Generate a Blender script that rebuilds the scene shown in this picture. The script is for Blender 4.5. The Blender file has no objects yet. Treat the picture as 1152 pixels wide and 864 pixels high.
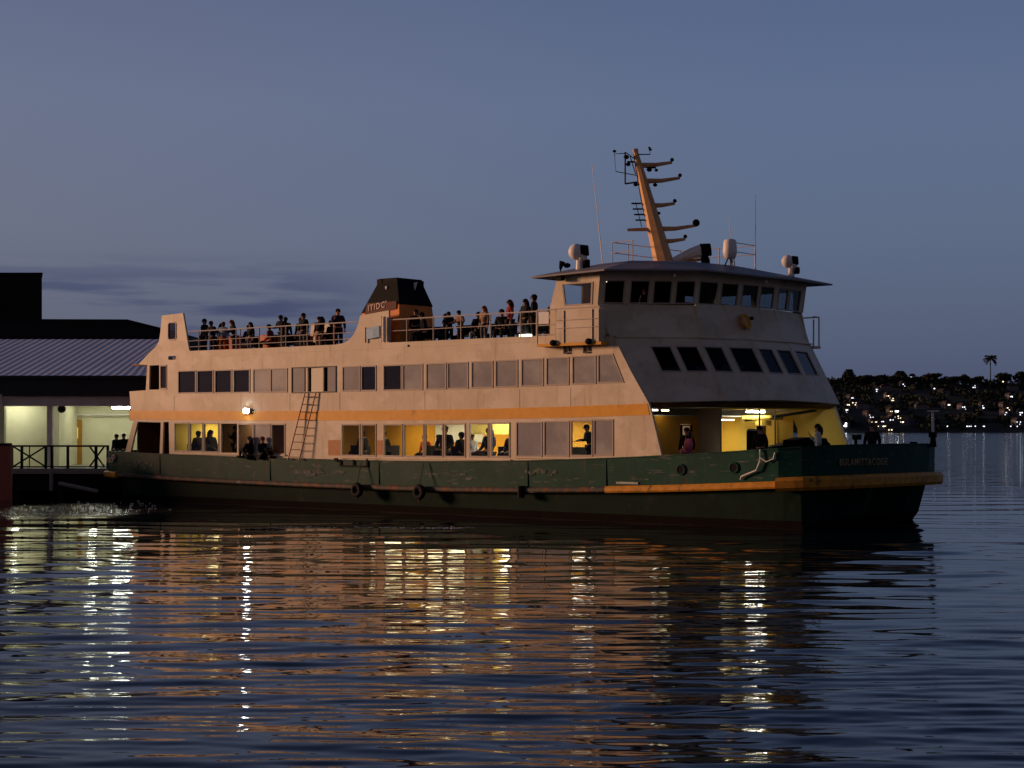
import bpy, bmesh, math, random
import numpy as np
from mathutils import Vector, Matrix, noise
from mathutils.geometry import delaunay_2d_cdt
random.seed(7)
rng = np.random.default_rng(7)
R = math.radians
SC = bpy.context.scene
COL = SC.collection

# ------------------------------------------------------------------ camera
EYE = 3.4
cam_d = bpy.data.cameras.new('camera'); cam = bpy.data.objects.new('camera', cam_d); COL.objects.link(cam)
cam_d.lens = 36 * 1985 / 1152; cam_d.sensor_width = 36; cam_d.shift_y = 51 / 1152
cam_d.clip_start = 0.1; cam_d.clip_end = 20000
cam.location = (0, 0, EYE); cam.rotation_euler = (R(90), 0, 0)
SC.camera = cam

# ------------------------------------------------------------------ exposure
SC.render.engine = 'CYCLES'
SC.view_settings.view_transform = 'Standard'; SC.view_settings.look = 'None'
SC.view_settings.exposure = 0.0; SC.view_settings.gamma = 1.0; SC.view_settings.use_curve_mapping = False
SC.cycles.use_denoising = True
SC.cycles.max_bounces = 8; SC.cycles.transparent_max_bounces = 12
SC.cycles.sample_clamp_indirect = 6; SC.cycles.caustics_reflective = False; SC.cycles.caustics_refractive = False

# ------------------------------------------------------------------ dusk sky and low western glow
SUN_EL, SUN_AZ = 7.0, -75.0          # azimuth clockwise from +Y (the way the camera looks)
w = bpy.data.worlds.new('World'); SC.world = w; w.use_nodes = True
nt = w.node_tree; nt.nodes.clear(); N = nt.nodes.new; L = nt.links.new
out = N('ShaderNodeOutputWorld'); add = N('ShaderNodeAddShader'); L(add.outputs[0], out.inputs[0])
sky = N('ShaderNodeTexSky'); sky.sky_type = 'NISHITA'; sky.sun_disc = False
sky.sun_elevation = R(1.0); sky.sun_rotation = R(SUN_AZ); sky.air_density = 1.0; sky.dust_density = 2.0; sky.ozone_density = 3.0
b1 = N('ShaderNodeBackground'); b1.inputs[1].default_value = 0.03; L(sky.outputs[0], b1.inputs[0])
tc = N('ShaderNodeTexCoord'); sep = N('ShaderNodeSeparateXYZ'); L(tc.outputs['Generated'], sep.inputs[0])
ramp = N('ShaderNodeValToRGB'); L(sep.outputs['Z'], ramp.inputs[0])
cr = ramp.color_ramp
while len(cr.elements) > 1: cr.elements.remove(cr.elements[-1])
cr.elements[0].position = 0.0; cr.elements[0].color = (0.058, 0.072, 0.130, 1)
for p, c in [(0.05, (0.078, 0.096, 0.172)), (0.11, (0.098, 0.122, 0.212)), (0.18, (0.100, 0.128, 0.235)), (0.24, (0.082, 0.108, 0.214)), (0.38, (0.042, 0.060, 0.142)), (0.55, (0.025, 0.038, 0.10)), (1.0, (0.02, 0.03, 0.08))]:
    e = cr.elements.new(p); e.color = (c[0] * 1.07, c[1] * 1.13, c[2] * 1.06, 1)
# west (left) is paler and mauve
mr = N('ShaderNodeMapRange'); L(sep.outputs['X'], mr.inputs[0]); mr.inputs[1].default_value = 0.15; mr.inputs[2].default_value = -0.42
mixw = N('ShaderNodeMix'); mixw.data_type = 'RGBA'; mixw.blend_type = 'MULTIPLY'; L(mr.outputs[0], mixw.inputs[0]); L(ramp.outputs[0], mixw.inputs[6]); mixw.inputs[7].default_value = (1.42, 1.14, .98, 1)
# long low clouds over the western horizon
mp = N('ShaderNodeMapping'); mp.inputs['Scale'].default_value = (5.5, 5.5, 55); mp.inputs['Location'].default_value = (1.7, .3, 0.35); L(tc.outputs['Generated'], mp.inputs[0])
nz = N('ShaderNodeTexNoise'); nz.inputs['Scale'].default_value = 1.0; nz.inputs['Detail'].default_value = 5; nz.inputs['Roughness'].default_value = 0.5; L(mp.outputs[0], nz.inputs[0])
cm = N('ShaderNodeMapRange'); cm.interpolation_type = 'SMOOTHSTEP'; L(nz.outputs[0], cm.inputs[0]); cm.inputs[1].default_value = 0.38; cm.inputs[2].default_value = 0.48
band = N('ShaderNodeValToRGB'); L(sep.outputs['Z'], band.inputs[0]); bc = band.color_ramp
bc.elements[0].position = 0.02; bc.elements[0].color = (.5, .5, .5, 1); bc.elements[1].position = 0.098; bc.elements[1].color = (0, 0, 0, 1)
e = bc.elements.new(0.075); e.color = (1, 1, 1, 1); e = bc.elements.new(0.055); e.color = (1, 1, 1, 1)
side = N('ShaderNodeMapRange'); L(sep.outputs['X'], side.inputs[0]); side.inputs[1].default_value = -0.05; side.inputs[2].default_value = -0.13
m1 = N('ShaderNodeMath'); m1.operation = 'MULTIPLY'; L(cm.outputs[0], m1.inputs[0]); L(band.outputs[0], m1.inputs[1])
m2 = N('ShaderNodeMath'); m2.operation = 'MULTIPLY'; L(m1.outputs[0], m2.inputs[0]); L(side.outputs[0], m2.inputs[1])
mixc = N('ShaderNodeMix'); mixc.data_type = 'RGBA'; L(m2.outputs[0], mixc.inputs[0]); L(mixw.outputs[2], mixc.inputs[6]); mixc.inputs[7].default_value = (0.052, 0.066, 0.142, 1)
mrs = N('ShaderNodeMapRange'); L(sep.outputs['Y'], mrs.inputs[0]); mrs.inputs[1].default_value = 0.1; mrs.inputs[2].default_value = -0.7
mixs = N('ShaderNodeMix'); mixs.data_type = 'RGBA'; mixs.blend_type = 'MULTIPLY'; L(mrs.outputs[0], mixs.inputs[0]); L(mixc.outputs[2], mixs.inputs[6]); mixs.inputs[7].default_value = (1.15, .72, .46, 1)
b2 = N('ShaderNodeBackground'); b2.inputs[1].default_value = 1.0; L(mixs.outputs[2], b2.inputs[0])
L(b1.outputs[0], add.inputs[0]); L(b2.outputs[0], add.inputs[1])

sd = bpy.data.lights.new('sun', 'SUN'); sun = bpy.data.objects.new('sun', sd); COL.objects.link(sun)
sd.energy = 3.4; sd.angle = R(9); sd.color = (1.0, 0.54, 0.31)
S = Vector((math.sin(R(SUN_AZ)) * math.cos(R(SUN_EL)), math.cos(R(SUN_AZ)) * math.cos(R(SUN_EL)), math.sin(R(SUN_EL))))
sun.rotation_euler = S.to_track_quat('Z', 'Y').to_euler()

# ------------------------------------------------------------------ materials
MATS = {}
def mat(name, col=(.5, .5, .5), rough=.6, metal=0, emis=None, es=0, var=0, vscale=3, stretch=(1, 1, 1), spots=None, bump=0, bscale=40, spec=.15):
    if name in MATS: return MATS[name]
    m = bpy.data.materials.new(name); MATS[name] = m; m.use_nodes = True
    n = m.node_tree.nodes; l = m.node_tree.links; b = n['Principled BSDF']
    b.inputs['Base Color'].default_value = (*col, 1); b.inputs['Roughness'].default_value = rough; b.inputs['Metallic'].default_value = metal
    b.inputs['Specular IOR Level'].default_value = spec
    if emis: b.inputs['Emission Color'].default_value = (*emis, 1); b.inputs['Emission Strength'].default_value = es
    t = n.new('ShaderNodeTexCoord')
    if var:
        mpn = n.new('ShaderNodeMapping'); mpn.inputs['Scale'].default_value = stretch; l.new(t.outputs['Object'], mpn.inputs[0])
        nz = n.new('ShaderNodeTexNoise'); nz.inputs['Scale'].default_value = vscale; nz.inputs['Detail'].default_value = 6; nz.inputs['Roughness'].default_value = .65; l.new(mpn.outputs[0], nz.inputs[0])
        r = n.new('ShaderNodeMapRange'); l.new(nz.outputs[0], r.inputs[0]); r.inputs[1].default_value = .3; r.inputs[2].default_value = .7; r.inputs[3].default_value = 1 - var; r.inputs[4].default_value = 1 + var * .5
        mx = n.new('ShaderNodeMix'); mx.data_type = 'RGBA'; mx.blend_type = 'MULTIPLY'; mx.inputs[0].default_value = 1; mx.inputs[6].default_value = (*col, 1); l.new(r.outputs[0], mx.inputs[7])
        last = mx.outputs[2]
        for (c2, sc, lo, hi, st, seed) in (spots or []):
            mp2 = n.new('ShaderNodeMapping'); mp2.inputs['Scale'].default_value = st; mp2.inputs['Location'].default_value = (seed, seed * .7, seed * 1.3); l.new(t.outputs['Object'], mp2.inputs[0])
            n2 = n.new('ShaderNodeTexNoise'); n2.inputs['Scale'].default_value = sc; n2.inputs['Detail'].default_value = 8; n2.inputs['Roughness'].default_value = .6; l.new(mp2.outputs[0], n2.inputs[0])
            r2 = n.new('ShaderNodeMapRange'); r2.interpolation_type = 'SMOOTHSTEP'; l.new(n2.outputs[0], r2.inputs[0]); r2.inputs[1].default_value = lo; r2.inputs[2].default_value = hi
            mx2 = n.new('ShaderNodeMix'); mx2.data_type = 'RGBA'; l.new(r2.outputs[0], mx2.inputs[0]); l.new(last, mx2.inputs[6]); mx2.inputs[7].default_value = (*c2, 1); last = mx2.outputs[2]
        l.new(last, b.inputs['Base Color'])
    if bump:
        nb = n.new('ShaderNodeTexNoise'); nb.inputs['Scale'].default_value = bscale; nb.inputs['Detail'].default_value = 3; l.new(t.outputs['Object'], nb.inputs[0])
        bn = n.new('ShaderNodeBump'); bn.inputs['Strength'].default_value = bump; bn.inputs['Distance'].default_value = .02; l.new(nb.outputs[0], bn.inputs['Height']); l.new(bn.outputs[0], b.inputs['Normal'])
    return m

def glass(name, tint=(.8, .85, .88), refl=.02, rough=0.02, graze=.8):
    m = bpy.data.materials.new(name); MATS[name] = m; m.use_nodes = True
    n = m.node_tree.nodes; l = m.node_tree.links; n.clear()
    o = n.new('ShaderNodeOutputMaterial'); mx = n.new('ShaderNodeMixShader'); tr = n.new('ShaderNodeBsdfTransparent'); gl = n.new('ShaderNodeBsdfGlossy')
    tr.inputs[0].default_value = (*tint, 1); gl.inputs['Roughness'].default_value = rough; gl.inputs[0].default_value = (.9, .9, .9, 1)
    lw_ = n.new('ShaderNodeLayerWeight'); lw_.inputs[0].default_value = .5; pw_ = n.new('ShaderNodeMath'); pw_.operation = 'POWER'; pw_.inputs[1].default_value = 4; l.new(lw_.outputs['Facing'], pw_.inputs[0])
    fr = n.new('ShaderNodeMath'); fr.operation = 'MULTIPLY_ADD'; fr.inputs[1].default_value = graze; fr.inputs[2].default_value = refl; l.new(pw_.outputs[0], fr.inputs[0])
    ad = n.new('ShaderNodeMath'); ad.operation = 'ADD'; ad.inputs[1].default_value = refl; ad.use_clamp = True; l.new(fr.outputs[0], ad.inputs[0])
    l.new(ad.outputs[0], mx.inputs[0]); l.new(tr.outputs[0], mx.inputs[1]); l.new(gl.outputs[0], mx.inputs[2]); l.new(mx.outputs[0], o.inputs[0])
    return m

RUST = (.16, .06, .025)
M = dict(
    cream=mat('cream_paint', (.60, .52, .395), .5, var=.14, vscale=1.2, bump=.2, bscale=1.1, spots=[((.38, .30, .22), 1.8, .53, .80, (2.5, 2.5, .22), 3), (RUST, 4, .66, .84, (3, 3, .25), 8), ((.66, .58, .47), .5, .5, .6, (1, 1, 1.5), 15)]),
    stripe=mat('ochre_paint', (.70, .34, .035), .45, var=.15, vscale=2.5, bump=.1, bscale=3, spots=[((.45, .2, .03), 3, .58, .8, (1, 1, .5), 5)]),
    green=mat('hull_green_paint', (.006, .052, .040), .55, var=.3, vscale=1.5, bump=.2, bscale=1.3, spec=.08, spots=[((.030, .062, .055), .55, .50, .66, (1, 1, .8), 3.1), ((.10, .12, .11), 1.6, .60, .70, (.4, 1, 1.8), 11.3), ((.10, .11, .105), 6, .62, .68, (.25, 1, 2.2), 21.3), ((.10, .045, .02), 3.0, .60, .80, (2.5, 1, .22), 31.3), (RUST, 3.5, .66, .76, (1.5, 1.5, .5), 5.5)]),
    lowgreen=mat('lower_hull_paint', (.002, .015, .011), .6, spec=.06, var=.4, vscale=1.5, bump=.2, bscale=1.5, spots=[((.018, .026, .018), 1.1, .56, .74, (1, 1, .6), 2.3), ((.12, .08, .02), 1.7, .69, .76, (1, 1, .6), 9.7)]),
    boot=mat('boot_topping', (.006, .004, .004), .7, spec=.05, var=.4, vscale=2, spots=[((.05, .015, .012), 2.5, .62, .75, (1, 1, 3), 4)]),
    fender=mat('yellow_fender_paint', (.55, .25, .03), .5, var=.3, vscale=4, spots=[((.12, .06, .02), 3, .55, .72, (1, 1, 1), 2)]),
    oldstrake=mat('worn_fender_paint', (.06, .055, .05), .6, var=.4, vscale=4, spots=[(RUST, 3, .50, .62, (1, 1, 1), 2), ((.25, .24, .22), 2, .62, .7, (1, 1, 2), 6)]),
    white=mat('white_paint', (.72, .70, .68), .45, var=.08, vscale=6),
    frame=mat('window_frame_paint', (.40, .34, .30), .5, var=.1, vscale=8),
    rail=mat('rail_metal', (.62, .55, .48), .4, metal=.2, var=.1, vscale=10),
    black=mat('black_paint', (.006, .006, .008), .6, spec=.04, var=.2, vscale=4),
    dark=mat('dark_metal', (.03, .03, .032), .5, var=.2, vscale=8),
    brown=mat('brown_panel', (.14, .065, .03), .6, var=.2, vscale=3),
    orange=mat('funnel_orange_paint', (.78, .25, .04), .5, var=.2, vscale=2, bump=.1, bscale=3),
    mustard=mat('mustard_wall', (.75, .36, .04), .6, var=.08, vscale=3),
    yellow=mat('yellow_wall', (.78, .58, .12), .55, var=.08, vscale=3),
    ivory=mat('ivory_ceiling', (.72, .70, .58), .6, var=.05, vscale=4),
    deckm=mat('grey_deck_coating', (.12, .12, .12), .7, var=.2, vscale=4),
    roofm=mat('grey_roof_paint', (.20, .19, .20), .5, var=.15, vscale=1.5),
    mast=mat('buff_mast_paint', (.62, .36, .17), .5, var=.15, vscale=5),
    blind=mat('grey_blind', (.74, .70, .66), .8, var=.3, vscale=2.2, stretch=(1, 1, .6)),
    milky=mat('milky_grey_pane', (.27, .265, .27), .18, var=.2, vscale=1.0, spec=.5, spots=[((.38, .37, .36), .5, .45, .7, (1, 1, 1.3), 6)]),
    seat=mat('dark_seat_fabric', (.02, .02, .025), .8, var=.2, vscale=9),
    rubber=mat('tyre_rubber', (.012, .012, .012), .8, var=.3, vscale=9),
    tube=mat('lit_tube', (1, 1, 1), emis=(1, .96, .82), es=80),
    tubeY=mat('lit_warm_tube', (1, 1, 1), emis=(1, .88, .55), es=75),
    panelY=mat('lit_warm_panel', (1, 1, 1), emis=(1, .84, .46), es=6.5), panelW=mat('lit_white_panel', (1, 1, 1), emis=(1, .97, .85), es=7),
    lampw=mat('lit_white_lamp', (1, 1, 1), emis=(.95, 1, 1), es=85),
    letter=mat('sign_lettering', (.62, .50, .44), .6, var=.1, vscale=9),
    letterd=mat('faded_gold_lettering', (.30, .24, .14), .6, var=.3, vscale=9),
    flag=mat('pale_blue_banner', (.40, .58, .75), .7, var=.1, vscale=9),
    red=mat('red_paint', (.35, .04, .03), .6, var=.1, vscale=9),
    orangebox=mat('orange_locker_paint', (.62, .13, .03), .5, var=.15, vscale=4),
    rope=mat('old_rope', (.12, .10, .08), .9, var=.2, vscale=30),
)
GL = glass('window_glass', (.92, .94, .95)); GLL = glass('lower_window_glass', (.96, .97, .97), .006, .02, .3); GLD = glass('dark_window_glass', (.30, .30, .33), .04); GLT = glass('tinted_glass', (.10, .11, .14), .0)

# ------------------------------------------------------------------ mesh helpers
class MB:
    def __init__(s): s.v = []; s.f = []; s.mi = []
    def add(s, vs, fs, mi=0):
        o = len(s.v); s.v += [tuple(p) for p in vs]; s.f += [tuple(i + o for i in f) for f in fs]; s.mi += [mi] * len(fs); return s
    def box(s, x0, x1, y0, y1, z0, z1, mi=0):
        return s.add([(x0, y0, z0), (x1, y0, z0), (x1, y1, z0), (x0, y1, z0), (x0, y0, z1), (x1, y0, z1), (x1, y1, z1), (x0, y1, z1)],
                     [(0, 3, 2, 1), (4, 5, 6, 7), (0, 1, 5, 4), (1, 2, 6, 5), (2, 3, 7, 6), (3, 0, 4, 7)], mi)
    def obox(s, c, sx, sy, sz, M3=None, mi=0):
        M3 = M3 or Matrix.Identity(3); c = Vector(c); vs = []
        for z in (-.5, .5):
            for x, y in ((-.5, -.5), (.5, -.5), (.5, .5), (-.5, .5)): vs.append(c + M3 @ Vector((x * sx, y * sy, z * sz)))
        return s.add(vs, [(0, 3, 2, 1), (4, 5, 6, 7), (0, 1, 5, 4), (1, 2, 6, 5), (2, 3, 7, 6), (3, 0, 4, 7)], mi)
    def tube(s, pts, r, n=6, mi=0):
        pts = [Vector(p) for p in pts]; rs = r if isinstance(r, (list, tuple)) else [r] * len(pts); rings = []
        up = Vector((0, 0, 1))
        for i, p in enumerate(pts):
            d = (pts[min(i + 1, len(pts) - 1)] - pts[max(i - 1, 0)]).normalized()
            a = d.cross(up)
            if a.length < .05: a = d.cross(Vector((1, 0, 0)))
            a.normalize(); b = d.cross(a)
            rings.append([p + (a * math.cos(t) + b * math.sin(t)) * rs[i] for t in [2 * math.pi * k / n for k in range(n)]])
        vs = [q for r_ in rings for q in r_]; fs = []
        for i in range(len(pts) - 1):
            for k in range(n): fs.append((i * n + k, i * n + (k + 1) % n, (i + 1) * n + (k + 1) % n, (i + 1) * n + k))
        fs.append(tuple(range(n))[::-1]); fs.append(tuple((len(pts) - 1) * n + k for k in range(n)))
        return s.add(vs, fs, mi)
    def sphere(s, c, rx, ry=None, rz=None, n=10, m=7, mi=0):
        ry = ry or rx; rz = rz or rx; c = Vector(c); vs = [c + Vector((0, 0, rz))]
        for i in range(1, m):
            t = math.pi * i / m
            for k in range(n):
                a = 2 * math.pi * k / n; vs.append(c + Vector((rx * math.sin(t) * math.cos(a), ry * math.sin(t) * math.sin(a), rz * math.cos(t))))
        vs.append(c - Vector((0, 0, rz))); fs = [(0, 1 + k, 1 + (k + 1) % n) for k in range(n)]
        for i in range(m - 2):
            for k in range(n): fs.append((1 + i * n + k, 1 + (i + 1) * n + k, 1 + (i + 1) * n + (k + 1) % n, 1 + i * n + (k + 1) % n))
        e = len(vs) - 1; fs += [(e, 1 + (m - 2) * n + (k + 1) % n, 1 + (m - 2) * n + k) for k in range(n)]
        return s.add(vs, fs, mi)
    def torus(s, c, R_, r, axis='Y', n=20, m=8, mi=0):
        vs = []; fs = []
        for i in range(n):
            a = 2 * math.pi * i / n
            for k in range(m):
                b = 2 * math.pi * k / m; rr = R_ + r * math.cos(b); u, v_, w_ = rr * math.cos(a), rr * math.sin(a), r * math.sin(b)
                p = {'Y': (u, w_, v_), 'Z': (u, v_, w_), 'X': (w_, u, v_)}[axis]; vs.append(Vector(c) + Vector(p))
        for i in range(n):
            for k in range(m): fs.append((i * m + k, ((i + 1) % n) * m + k, ((i + 1) % n) * m + (k + 1) % m, i * m + (k + 1) % m))
        return s.add(vs, fs, mi)
    def prism(s, poly, f0, f1, mi=0):       # poly of (a,b); f0/f1 map it to 3D ends
        n = len(poly); return s.add([f0(*p) for p in poly] + [f1(*p) for p in poly],
            [tuple(range(n))[::-1], tuple(range(n, 2 * n))] + [(i, (i + 1) % n, n + (i + 1) % n, n + i) for i in range(n)], mi)
    def build(s, name, mats, parent=None, smooth=False, fix=True):
        me = bpy.data.meshes.new(name); me.from_pydata([tuple(v) for v in s.v], [], s.f)
        mats = mats if isinstance(mats, (list, tuple)) else [mats]
        for m_ in mats: me.materials.append(m_)
        me.polygons.foreach_set('material_index', s.mi)
        if fix:
            bm = bmesh.new(); bm.from_mesh(me); bmesh.ops.recalc_face_normals(bm, faces=bm.faces); bm.to_mesh(me); bm.free()
        if smooth: me.polygons.foreach_set('use_smooth', [True] * len(me.polygons))
        o = bpy.data.objects.new(name, me); COL.objects.link(o)
        if parent: o.parent = parent
        return o
def tag(o, label=None, cat=None, group=None, kind=None):
    if label: o['label'] = label
    if cat: o['category'] = cat
    if group: o['group'] = group
    if kind: o['kind'] = kind
    return o
def thing(name, loc=(0, 0, 0), rz=0, **k):
    o = bpy.data.objects.new(name, None); COL.objects.link(o); o.location = loc; o.rotation_euler = (0, 0, rz); o.empty_display_size = .3
    return tag(o, **k)
def inside(p, poly):
    x, y = p; c = False; j = len(poly) - 1
    for i in range(len(poly)):
        a, b = poly[i], poly[j]
        if (a[1] > y) != (b[1] > y) and x < (b[0] - a[0]) * (y - a[1]) / (b[1] - a[1]) + a[0]: c = not c
        j = i
    return c
def panel(mb, outline, holes, to3, nrm, th, mi=0):
    """flat sheet with openings: outline/holes in 2D, to3 maps to the outer face, thickness th against nrm"""
    loops = [outline] + holes; vs = []; es = []
    for lp in loops:
        o = len(vs); vs += [Vector(p) for p in lp]; es += [(o + i, o + (i + 1) % len(lp)) for i in range(len(lp))]
    ov, oe, of, *_ = delaunay_2d_cdt(vs, es, [], 0, 1e-5)
    fs = []
    for f in of:
        c = sum((ov[i] for i in f), Vector((0, 0))) / len(f)
        if inside(c, outline) and not any(inside(c, h) for h in holes): fs.append(tuple(f))
    nrm = Vector(nrm).normalized(); A = [Vector(to3(*p)) for p in ov]; B = [a - nrm * th for a in A]; n = len(A)
    cnt = {}
    for f in fs:
        for i in range(len(f)):
            a, b = f[i], f[(i + 1) % len(f)]; cnt[(a, b)] = cnt.get((a, b), 0) + 1
    rim = [(a, b, n + b, n + a) for (a, b) in cnt if (b, a) not in cnt]
    mb.add(A + B, fs + [tuple(n + i for i in f[::-1]) for f in fs] + rim, mi); return mb

# ------------------------------------------------------------------ the ferry frame
TH = math.atan(2237 / 1985)
Fx, Fy = math.sin(TH), -math.cos(TH); Px, Py = math.cos(TH), math.sin(TH)
C0 = (2.84 * EYE, 17.4 * EYE)
OX, OY = C0[0] - 19.2 * Fx + 4.7 * Px, C0[1] - 19.2 * Fy + 4.7 * Py
RZ = math.atan2(Fy, Fx)
def W(x, y, z): return Vector((OX + x * Fx + y * Px, OY + x * Fy + y * Py, z))
ferry = thing('ferry', (OX, OY, 0), RZ, label='old green and cream harbour ferry with ochre stripe, lit saloons and passengers on deck', cat='ferry')
def sq(x, a, b): return a * x * x if x > 0 else b * x * x
def top_z(x): return 2.13 + sq(x, .0019, .0006)
def strake_z(x): return 1.02 + sq(x, .0015, .0006)
def str_z(x): return sq(x, .0009, .00035)

def loop_sym(st, nmid=14, x0=-18.5, x1=17.5):
    """st: stern corner points (x,y) going from centre out, bow points from side to centre -> closed loop"""
    stern, bow, y = st
    half = stern + [(x0 + (x1 - x0) * i / nmid, -y) for i in range(nmid + 1)] + bow
    return half + [(a, -b) for a, b in half[::-1]]
STERN_U = [(-20.55, -.8), (-20.5, -2.8), (-20.35, -4.1), (-19.9, -4.6), (-19.3, -4.8)]
BOW_U = [(18.4, -4.8), (19.15, -4.5), (19.65, -3.8), (19.95, -2.8), (20.08, -1.5), (20.12, -.4)]
def offs(pts, d): return [(x + (d if x > 0 else -d) * (1 if abs(x) > 19.7 else .35), y + (-d if y < 0 else d)) for x, y in pts]
UP = loop_sym((STERN_U, BOW_U, 4.85))
def shrink(lp, d):
    o = []
    n = len(lp)
    for i, (x, y) in enumerate(lp):
        a = Vector(lp[i - 1]); b = Vector(lp[(i + 1) % n]); t = (b - a).normalized(); nn = Vector((-t.y, t.x))
        o.append((x + nn.x * d, y + nn.y * d))
    return o
# orientation test: interior is to the left of travel direction (stern->bow along -Y side): left of +X is +Y = inward
def loft(mb, loops, close_top=False, close_bot=False, mi=0):
    n = len(loops[0]); vs = [p for lp in loops for p in lp]; fs = []
    for j in range(len(loops) - 1):
        for i in range(n): fs.append((j * n + i, j * n + (i + 1) % n, (j + 1) * n + (i + 1) % n, (j + 1) * n + i))
    if close_bot: fs.append(tuple(range(n))[::-1])
    if close_top: fs.append(tuple((len(loops) - 1) * n + i for i in range(n)))
    return mb.add(vs, fs, mi)
def z3(lp, fn): return [(x, y, fn(x)) for x, y in lp]
# lower hull
def pull(lp, d): return [(x - d if y > 0 and x > 18.45 else x, y) for x, y in lp]
LA = loop_sym(([(-19.9, -.8), (-19.8, -2.8), (-19.6, -4.0), (-19.3, -4.45), (-19.0, -4.6)], [(18.5, -4.66), (19.15, -4.6), (19.3, -3.4), (19.4, -2.2), (19.45, -1.2), (19.45, -.4)], 4.68))
LB = loop_sym(([(-19.3, -.8), (-19.25, -2.6), (-19.15, -3.7), (-18.9, -4.15), (-18.6, -4.3)], [(18.4, -4.42), (19.1, -4.38), (18.95, -3.2), (18.8, -2.2), (18.75, -1.2), (18.75, -.4)], 4.45))
LA = pull(LA, .25); LB = pull(LB, .75)
mb = MB(); loft(mb, [z3(LB, lambda x: -1.2), z3(LB, lambda x: .02), [(x * .55 + a * .45, y * .55 + b * .45, .30) for (x, y), (a, b) in zip(LB, LA)]], close_bot=True, mi=1)
mid = [(x * .55 + a * .45, y * .55 + b * .45, .30) for (x, y), (a, b) in zip(LB, LA)]
loft(mb, [mid, z3(LA, strake_z)], close_top=True, mi=0)
hull = mb.build('hull', [M['lowgreen'], M['boot']], ferry)
# bulwark with cap
mb = MB(); INN = shrink(UP, .10)
loft(mb, [z3(shrink(UP, .02), lambda x: strake_z(x) - .05), z3(UP, lambda x: top_z(x) - .04)], mi=0)
loft(mb, [z3(INN, lambda x: top_z(x) - .04), z3(INN, lambda x: strake_z(x) + .3)], mi=0)
CAPO, CAPI = shrink(UP, -.03), shrink(UP, .16)
loft(mb, [z3(CAPO, lambda x: top_z(x) - .045), z3(CAPO, top_z), z3(CAPI, top_z), z3(CAPI, lambda x: top_z(x) - .045), z3(CAPO, lambda x: top_z(x) - .045)], mi=0)
for x in (-15.5, -7.7, -.9, 7.2, 11.0):       # plate seams, raised welds
    mb.box(x, x + .03, -4.868, -4.84, strake_z(x) + .12, top_z(x) - .06)
bul = mb.build('bulwark', M['green'], ferry)
# main deck
mb = MB(); loft(mb, [z3(INN, lambda x: strake_z(x) + .2), z3(INN, lambda x: max(1.72, strake_z(x) + .28))], close_top=True); mb.build('main_deck', M['deckm'], ferry)
# rubbing strake : sections of different paint
def strake(lp, i0, i1, name, m, r=.12, dz=0, label=None):
    n = len(lp); ids = range(i0, i1 + 1); mb = MB(); rings = []
    O1 = shrink(lp, -r * 1.25); vs = []; fs = []
    for q, i in enumerate(ids):
        i %= n; (x, y), (a, b) = lp[i], O1[i]; z = strake_z(x) + dz
        vs += [(x, y, z + r), (a * .75 + x * .25, b * .75 + y * .25, z + r * .95), (a, b, z + r * .5), (a, b, z - r * .5), (a * .75 + x * .25, b * .75 + y * .25, z - r * .95), (x, y, z - r)]
    k = len(list(ids))
    for j in range(k - 1):
        for c in range(6): fs.append((j * 6 + c, j * 6 + (c + 1) % 6, (j + 1) * 6 + (c + 1) % 6, (j + 1) * 6 + c))
    fs += [tuple(range(6)), tuple((k - 1) * 6 + c for c in range(6))]
    mb.add(vs, fs); o = mb.build(name, m, ferry); tag(o, label=label); return o
nU = len(UP); ns = len(STERN_U)
FINE = []
for i in range(nU):                       # denser loop so colour breaks can fall anywhere
    a, b = UP[i], UP[(i + 1) % nU]
    for t in range(4): FINE.append((a[0] + (b[0] - a[0]) * t / 4, a[1] + (b[1] - a[1]) * t / 4))
def idx(x, starboard=True):
    best = min((abs(p[0] - x), i) for i, p in enumerate(FINE) if p[1] < 0)
    return best[1]
i1, i2, i3 = idx(-18.7), idx(11.0), idx(18.4)
strake(FINE, i1, i2, 'rubbing_strake', M['oldstrake'], .10, label='worn black rubbing strake')
strake(FINE, i2, i3 - 0, 'rubbing_strake', M['fender'], .13, label='yellow painted rubbing strake on starboard bow quarter')
nF = len(FINE)
strake(FINE, i3, nF - i3, 'bow_fender', M['fender'], .24)
strake(FINE, nF - i3, nF - i1, 'rubbing_strake', M['oldstrake'], .10)
strake(FINE, nF - i1, nF + i1, 'stern_fender', M['fender'], .15)

# --- side walls
YS = -4.70
def fa(h): return h
fillet_f = [(-.45, 6.95), (-.45, 8.27), (-2.15, 8.13), (-2.28, 7.75), (-2.5, 7.40), (-2.8, 7.15), (-3.15, 7.02), (-3.6, 6.97)]
OUT = [(-17.72, 3.80), (-17.98, 3.80), (-17.9, 4.28), (-18.02, 5.20), (-16.75, 5.24), (-16.62, 6.42), (-17.3, 6.48), (-16.6, 6.92), (-16.0, 7.25), (-15.75, 7.5), (-15.65, 7.85), (-15.52, 8.70), (-13.95, 8.75), (-13.5, 7.05), (-13.44, 6.99),
       (-8, 6.97), (-3.6, 6.97)] + fillet_f[::-1][1:] + [(8.0, 6.94), (11.15, 6.90), (11.3, 6.70), (12.05, 5.5), (12.86, 4.33), (13.0, 3.95), (13.46, 2.35), (13.46, 2.0), (-14.2, 2.0), (-14.95, 2.0), (-15.0, 3.80 - .06), (-15.4, 3.74), (-15.5, 2.0), (-15.7, 2.0), (-15.6, 3.72), (-17.38, 3.76), (-18.06, 2.0), (-18.5, 2.0)]
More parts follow.
